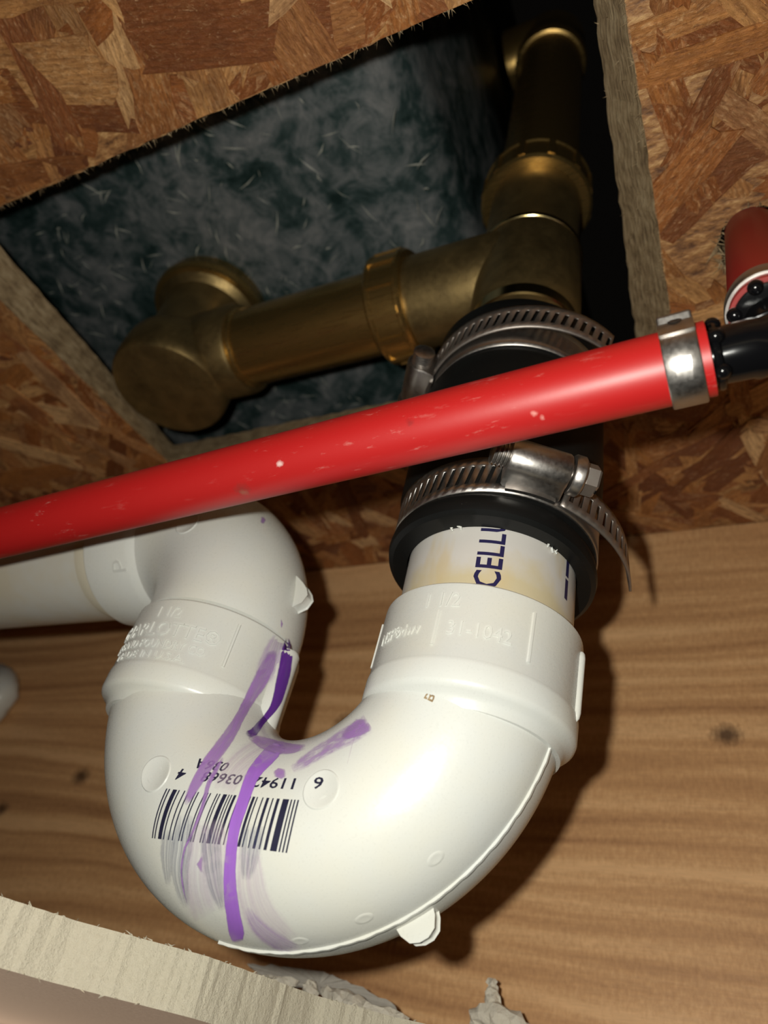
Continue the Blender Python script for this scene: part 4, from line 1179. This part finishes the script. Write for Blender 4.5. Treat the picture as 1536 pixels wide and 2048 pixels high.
    ('primer_light', 5, [-627,-43,-38,-629,-54,-41,-632,-65,-45,-634,-75,-48,-637,-84,-50,-628,-37,-58,-630,-50,-62,-633,-63,-66,-636,-75,-69,-639,-86,-72,-627,-38,-89,-632,-48,-90,-635,-62,-94,-638,-76,-97,-642,-89,-99,-629,-38,-109,-633,-48,-109,-636,-64,-112,-640,-78,-114,-644,-91,-116,-632,-37,-128,-635,-50,-129,-638,-66,-131,-642,-81,-133,-646,-95,-134,-634,-37,-146,-637,-53,-148,-640,-69,-150,-644,-83,-151,-648,-97,-152,-636,-43,-166,-639,-58,-168,-642,-72,-168,-646,-86,-169,-650,-98,-169,-639,-51,-186,-641,-64,-186,-644,-76,-187,-648,-88,-187,-652,-99,-187,-639,-60,-206,-641,-71,-207,-644,-82,-208,-648,-93,-208,-651,-103,-208,-637,-69,-224,-640,-79,-225,-643,-88,-225,-647,-97,-225,-651,-105,-225,-629,-85,-247,-633,-93,-247,-637,-101,-247,-641,-109,-247,-645,-116,-246,-619,-103,-272,-624,-109,-271,-628,-115,-270,-633,-121,-269,-638,-127,-268,-609,-121,-295,-614,-126,-294,-620,-130,-292,-626,-135,-291,-631,-140,-289,-594,-144,-326,-602,-147,-323,-609,-150,-321,-616,-154,-318,-623,-157,-316,-581,-165,-355,-590,-167,-351,-599,-169,-348,-608,-171,-344,-616,-174,-341,-570,-183,-382,-581,-184,-377,-591,-185,-372,-602,-186,-367,-612,-188,-363,-564,-199,-406,-576,-198,-400,-587,-198,-394,-598,-199,-389,-609,-200,-383,-561,-210,-426,-573,-210,-420,-585,-209,-414,-597,-209,-408,-608,-210,-402,-561,-219,-444,-573,-218,-438,-584,-218,-432,-596,-218,-426,-608,-218,-420,-562,-225,-458,-573,-225,-452,-585,-225,-446,-596,-224,-441,-608,-225,-435,-564,-230,-470,-575,-230,-465,-586,-229,-459,-598,-229,-454,-609,-230,-448,-566,-234,-483,-577,-234,-478,-588,-234,-474,-599,-234,-469,-610,-234,-464,-568,-238,-495,-578,-238,-491,-589,-238,-487,-599,-238,-483,-610,-238,-478,-570,-240,-509,-580,-240,-505,-590,-240,-501,-601,-241,-497,-611,-241,-493,-573,-242,-522,-583,-242,-518,-592,-243,-515,-602,-243,-511,-612,-243,-508,-576,-244,-533,-585,-244,-530,-594,-244,-527,-603,-244,-523,-613,-244,-520,-582,-244,-551,-590,-244,-548,-598,-245,-545,-606,-245,-543,-614,-245,-540,-587,-244,-564,-594,-244,-562,-601,-244,-560,-608,-244,-558,-615,-244,-556,-597,-243,-575,-600,-243,-575,-603,-243,-574,-606,-243,-573,-609,-243,-572]),
    ('primer_light', 3, [-550,-220,-449,-560,-219,-445,-569,-219,-441,-548,-226,-466,-558,-226,-462,-568,-226,-458,-546,-233,-487,-557,-233,-483,-568,-233,-479,-548,-238,-504,-558,-238,-501,-568,-238,-497,-549,-241,-522,-558,-241,-520,-567,-242,-517,-548,-243,-535,-556,-243,-534,-565,-243,-532,-546,-244,-550,-554,-244,-549,-562,-244,-548,-545,-244,-564,-552,-244,-563,-560,-244,-561,-545,-243,-582,-552,-243,-580,-559,-243,-579,-548,-241,-599,-554,-241,-598,-560,-241,-597,-552,-238,-612,-557,-238,-611,-563,-239,-610,-556,-235,-626,-562,-235,-624,-567,-235,-623,-562,-231,-638,-567,-231,-636,-572,-231,-635,-570,-226,-651,-575,-226,-650,-580,-226,-648,-578,-220,-664,-583,-220,-663,-587,-220,-662,-582,-214,-674,-587,-214,-673,-591,-213,-673,-586,-207,-685,-590,-207,-685,-594,-206,-685,-589,-199,-697,-593,-199,-697,-597,-198,-697,-590,-191,-708,-595,-190,-708,-599,-189,-708,-591,-182,-719,-595,-181,-720,-600,-179,-720,-591,-171,-730,-595,-170,-731,-600,-169,-731,-591,-159,-742,-595,-158,-743,-599,-156,-743,-590,-145,-754,-594,-144,-754,-598,-142,-755,-590,-135,-762,-594,-133,-762,-598,-131,-763]),
    ('primer_bright', 5, [-390,-197,-420,-403,-185,-407,-420,-169,-391,-442,-145,-373,-482,-96,-342,-401,-206,-436,-418,-194,-421,-438,-179,-404,-461,-161,-385,-489,-136,-363,-403,-212,-447,-420,-204,-436,-438,-195,-424,-458,-185,-411,-478,-175,-398,-408,-220,-465,-423,-215,-455,-439,-209,-446,-456,-203,-435,-473,-197,-425,-413,-225,-476,-427,-221,-468,-442,-216,-459,-457,-212,-450,-472,-207,-441,-418,-229,-487,-432,-226,-480,-445,-223,-473,-458,-220,-465,-472,-216,-458,-422,-232,-498,-434,-230,-493,-447,-229,-487,-459,-227,-482,-472,-225,-476,-423,-236,-511,-435,-235,-507,-446,-233,-503,-458,-232,-500,-470,-232,-496,-423,-239,-526,-434,-238,-523,-445,-237,-520,-456,-237,-517,-467,-237,-514,-423,-241,-540,-434,-240,-538,-444,-240,-535,-454,-240,-533,-465,-240,-530,-424,-242,-559,-433,-242,-557,-443,-242,-555,-453,-242,-553,-463,-242,-550,-424,-242,-577,-433,-243,-574,-443,-243,-572,-453,-243,-570,-463,-243,-568,-426,-241,-592,-436,-242,-590,-445,-242,-587,-455,-242,-585,-464,-242,-583,-429,-240,-605,-438,-240,-604,-447,-240,-602,-457,-241,-601,-466,-241,-599,-430,-237,-619,-439,-238,-619,-448,-238,-618,-457,-238,-617,-466,-239,-616,-431,-234,-635,-439,-234,-635,-448,-234,-634,-456,-234,-634,-465,-235,-633,-431,-230,-648,-439,-230,-647,-448,-230,-647,-457,-230,-647,-465,-231,-646,-431,-225,-661,-439,-225,-661,-448,-226,-660,-457,-226,-660,-466,-226,-660,-431,-220,-673,-440,-220,-673,-449,-220,-673,-458,-220,-673,-467,-220,-673,-431,-214,-685,-440,-214,-685,-450,-214,-685,-459,-214,-686,-468,-214,-686,-432,-208,-696,-441,-208,-697,-450,-208,-697,-460,-208,-698,-469,-207,-698,-432,-201,-707,-442,-200,-708,-451,-200,-709,-461,-200,-709,-470,-200,-710,-432,-193,-718,-442,-193,-719,-452,-192,-720,-462,-192,-721,-472,-191,-722,-432,-185,-729,-442,-184,-730,-452,-183,-731,-463,-183,-732,-473,-182,-733,-432,-175,-739,-442,-175,-741,-453,-174,-742,-464,-172,-743,-475,-171,-744,-432,-166,-749,-443,-164,-751,-454,-163,-752,-465,-161,-754,-477,-160,-755,-433,-154,-759,-444,-153,-761,-455,-151,-763,-467,-149,-764,-479,-147,-766,-434,-142,-769,-446,-140,-771,-458,-138,-773,-470,-135,-775,-482,-132,-776,-435,-128,-779,-448,-125,-781,-460,-122,-783,-473,-118,-785,-487,-114,-787,-437,-112,-789,-451,-108,-791,-464,-104,-793,-479,-99,-795,-494,-93,-797,-440,-97,-796,-454,-92,-799,-469,-86,-801,-485,-79,-803,-501,-72,-805,-453,-67,-807,-466,-61,-809,-480,-55,-811,-496,-45,-812,-513,-34,-813]),
    ('primer_dark', 5, [-636,2,39,-636,-4,34,-637,-11,30,-638,-17,26,-641,-21,22,-639,22,33,-638,11,26,-644,6,22,-624,-29,1,-625,-39,-6,-649,54,24,-599,-28,-24,-606,-34,-27,-615,-37,-28,-626,-37,-27,-587,-19,-41,-594,-27,-45,-602,-33,-47,-611,-37,-47,-622,-39,-47,-587,-12,-60,-592,-23,-64,-599,-30,-67,-608,-36,-68,-619,-38,-67,-586,-8,-79,-591,-19,-83,-598,-27,-86,-607,-34,-86,-617,-37,-86,-587,-2,-103,-591,-15,-108,-597,-24,-110,-606,-32,-111,-616,-36,-110,-589,1,-128,-592,-13,-132,-598,-22,-134,-605,-30,-135,-614,-35,-135,-590,2,-147,-593,-11,-151,-598,-21,-153,-604,-28,-154,-613,-33,-154,-592,3,-167,-594,-10,-171,-598,-19,-173,-604,-26,-173,-612,-31,-173,-593,1,-187,-595,-10,-189,-599,-19,-190,-605,-25,-190,-611,-30,-189,-596,-7,-210,-598,-14,-210,-602,-20,-210,-606,-25,-208,-612,-30,-207,-600,-15,-230,-603,-20,-229,-607,-24,-227,-611,-28,-225,-615,-30,-223,-607,-22,-250,-610,-26,-249,-614,-29,-246,-615,-33,-245,-617,-38,-244,-583,-67,-287,-587,-69,-285,-591,-72,-283,-594,-75,-281,-598,-78,-280,-559,-104,-320,-565,-104,-317,-571,-106,-314,-577,-107,-311,-583,-109,-308,-539,-138,-351,-549,-134,-344,-558,-130,-337,-567,-128,-330,-576,-126,-324,-533,-168,-380,-543,-164,-371,-554,-160,-363,-564,-156,-355,-573,-152,-347]),
    ('primer_light', 3, [-787,-139,448,-786,-150,435,-784,-161,422,-772,-136,431,-771,-151,414,-772,-164,399,-762,-144,407,-762,-153,397,-764,-163,388]),
    ('primer_light', 3, [-639,-63,68,-639,-65,66,-640,-68,64,-637,-49,58,-638,-55,54,-639,-60,50,-637,-45,45,-638,-49,43,-639,-52,41]),
    ('primer_light', 3, [-524,-217,-678,-531,-217,-677,-538,-217,-676,-525,-209,-691,-536,-208,-692,-547,-207,-693,-521,-201,-706,-528,-199,-707,-535,-197,-709]),
    ('primer_faint', 3, [-192,-226,-366,-195,-225,-365,-199,-223,-363,-191,-230,-381,-194,-229,-379,-198,-227,-378,-191,-234,-401,-194,-233,-400,-197,-232,-399,-192,-237,-420,-194,-236,-419,-196,-236,-419,-191,-239,-439,-193,-239,-438,-195,-239,-438,-191,-241,-457,-193,-241,-456,-194,-240,-456,-191,-241,-469,-192,-241,-469,-194,-241,-468]),
]

for mat, na, flat in RIBBONS:
    mm = MB(); nrow = len(flat) // (3 * na)
    va = [TO + Vector(flat[3 * q:3 * q + 3]) / 10.0 for q in range(nrow * na)]
    uv = []; L = 0
    for q in range(nrow):
        if q: L += (va[q * na + na // 2] - va[(q - 1) * na + na // 2]).length
        for k in range(na): uv.append((k / (na - 1), L))
    mm.add(va, [(q * na + k, q * na + k + 1, (q + 1) * na + k + 1, (q + 1) * na + k) for q in range(nrow - 1) for k in range(na - 1)], uv)
    o = mm.build('ink_smear' if 'ink' in mat else 'primer_drip', mat, bend)
    cov = o.data.attributes.new('cover', 'FLOAT', 'POINT')
    tot = max(L, .01); fade = min(6.0, tot * .3)
    for q in range(nrow):
        for k in range(na):
            eu = 1 - abs(2 * k / (na - 1) - 1); l_ = uv[q * na + k][1]
            cov.data[q * na + k].value = min(1.0, eu * (2.0 if na <= 5 else 1.6), max(0, l_) / fade + .15, max(0, tot - l_) / fade + .15)
    o['label'] = 'smeared grey ink' if 'ink' in mat else 'purple primer drip'

# ------------------------------------------------------------------ crumbs, torn paper, drops
def paper(name, pts, th, mat, par, seed):
    """torn flap: an outline with real thickness"""
    r_ = random.Random(seed); P = [Vector(p) for p in pts]
    nrm = sum(((P[i] - P[0]).cross(P[(i + 1) % len(P)] - P[0]) for i in range(1, len(P) - 1)), Vector()).normalized()
    Q = []
    for i, a in enumerate(P):
        b = P[(i + 1) % len(P)]; n_ = max(1, int((b - a).length / 2.0))
        for k in range(n_): Q.append(a.lerp(b, k / n_) + Vector((r_.gauss(0, .25), r_.gauss(0, .25), r_.gauss(0, .25))))
    c = sum(Q, Vector()) / len(Q); n_ = len(Q)
    mm = MB(); mm.add([q + nrm * th * .5 for q in Q] + [q - nrm * th * .5 for q in Q] + [c + nrm * th * .5, c - nrm * th * .5],
                      [(i, (i + 1) % n_, 2 * n_) for i in range(n_)] + [(n_ + (i + 1) % n_, n_ + i, 2 * n_ + 1) for i in range(n_)] + [(i, n_ + i, n_ + (i + 1) % n_, (i + 1) % n_) for i in range(n_)])
    return mm.build(name, mat, par, smooth=False)


paper('torn_paper', [(-185.8, 276, 37.1), (-170.6, 276, 37.8), (-151.4, 275, 38.2), (-136.5, 274, 35.3), (-120.3, 273, 31.3), (-117.6, 272, 27.4), (-131.5, 272, 28.4), (-150.1, 272, 31.2), (-162.8, 273, 32.5), (-175.9, 275, 33.5)], .7, 'grey_paper', plaster, 1)
for k, (pts, rad) in enumerate(((((-177.3, 271, 32.4), (-168.5, 271, 31.7), (-159.5, 271, 33.2)), (1.4, 2.4, 1.2)),
                                (((-152.5, 268, 33.4), (-151.3, 268, 30.5), (-151.7, 268, 27.6)), (1.6, 3.0, 1.2)),
                                (((-144.0, 264, 31.4), (-135.0, 262, 28.0), (-124.3, 260, 25.6), (-110.0, 258, 25.6)), (1.6, 4.6, 4.4, 2.2)),
                                (((-91.3, 284, 44.4), (-91.0, 284, 40.6), (-90.4, 283, 36.6)), (1.3, 2.1, 2.6)),
                                (((-97.5, 283, 32.6), (-90.0, 283, 34.0), (-82.0, 283, 31.8), (-72.0, 283, 29.0)), (2.2, 4.6, 4.2, 1.6)))):
    mm = lump(pts, rad, 40 + k, .42); mm.build('gypsum_crumb', 'gypsum_light', plaster, smooth=False)
mm = lump([(-455, 298, 186), (-440, 294, 176), (-432, 292, 165), (-438, 294, 152), (-452, 298, 146)], (5, 9, 11, 9, 5), 77, .6, 14)
lw = mm.build('plaster_lump', 'white_plastic', None, org=(-440, 300, 148), sharp=80)
tag(lw, 'small white lump stuck on the joist at the far left edge', 'plaster')

mm = MB()
dp = Vector((-205.4, 163.5, s1.z - 24.13))
mm.lathe([(0, -2.2), (.7, -2.05), (1.15, -1.5), (1.25, -.9), (.95, -.2), (.6, .35)], dp, (0, 0, 1), 20)
dr = mm.build('water_drop', 'water', None, org=dp)
tag(dr, 'clear water drop hanging under the white pipe beside the elbow', 'water drop')
rnd = random.Random(8)
for th, zz, L in ((-.12, 18.2, 2.2), (-.02, 18.0, 1.2), (.98, 17.8, 2.0), (1.06, 17.0, 1.4), (1.12, 17.5, 1.2)):
    mm = MB(); p0 = TO + SD * zz + Vector((math.sin(th), -math.cos(th), 0)) * 24.4
    q = [p0, p0 + Vector((rnd.uniform(-.5, .5), -.7, .3)), p0 + Vector((rnd.uniform(-.8, .8), -1.0, L * .5)), p0 + Vector((rnd.uniform(-1, 1), -.8, L))]
    mm.sweep(q, [.3, .38, .3, .12], 6); mm.build('shaving', 'white_plastic', stub, smooth=False)
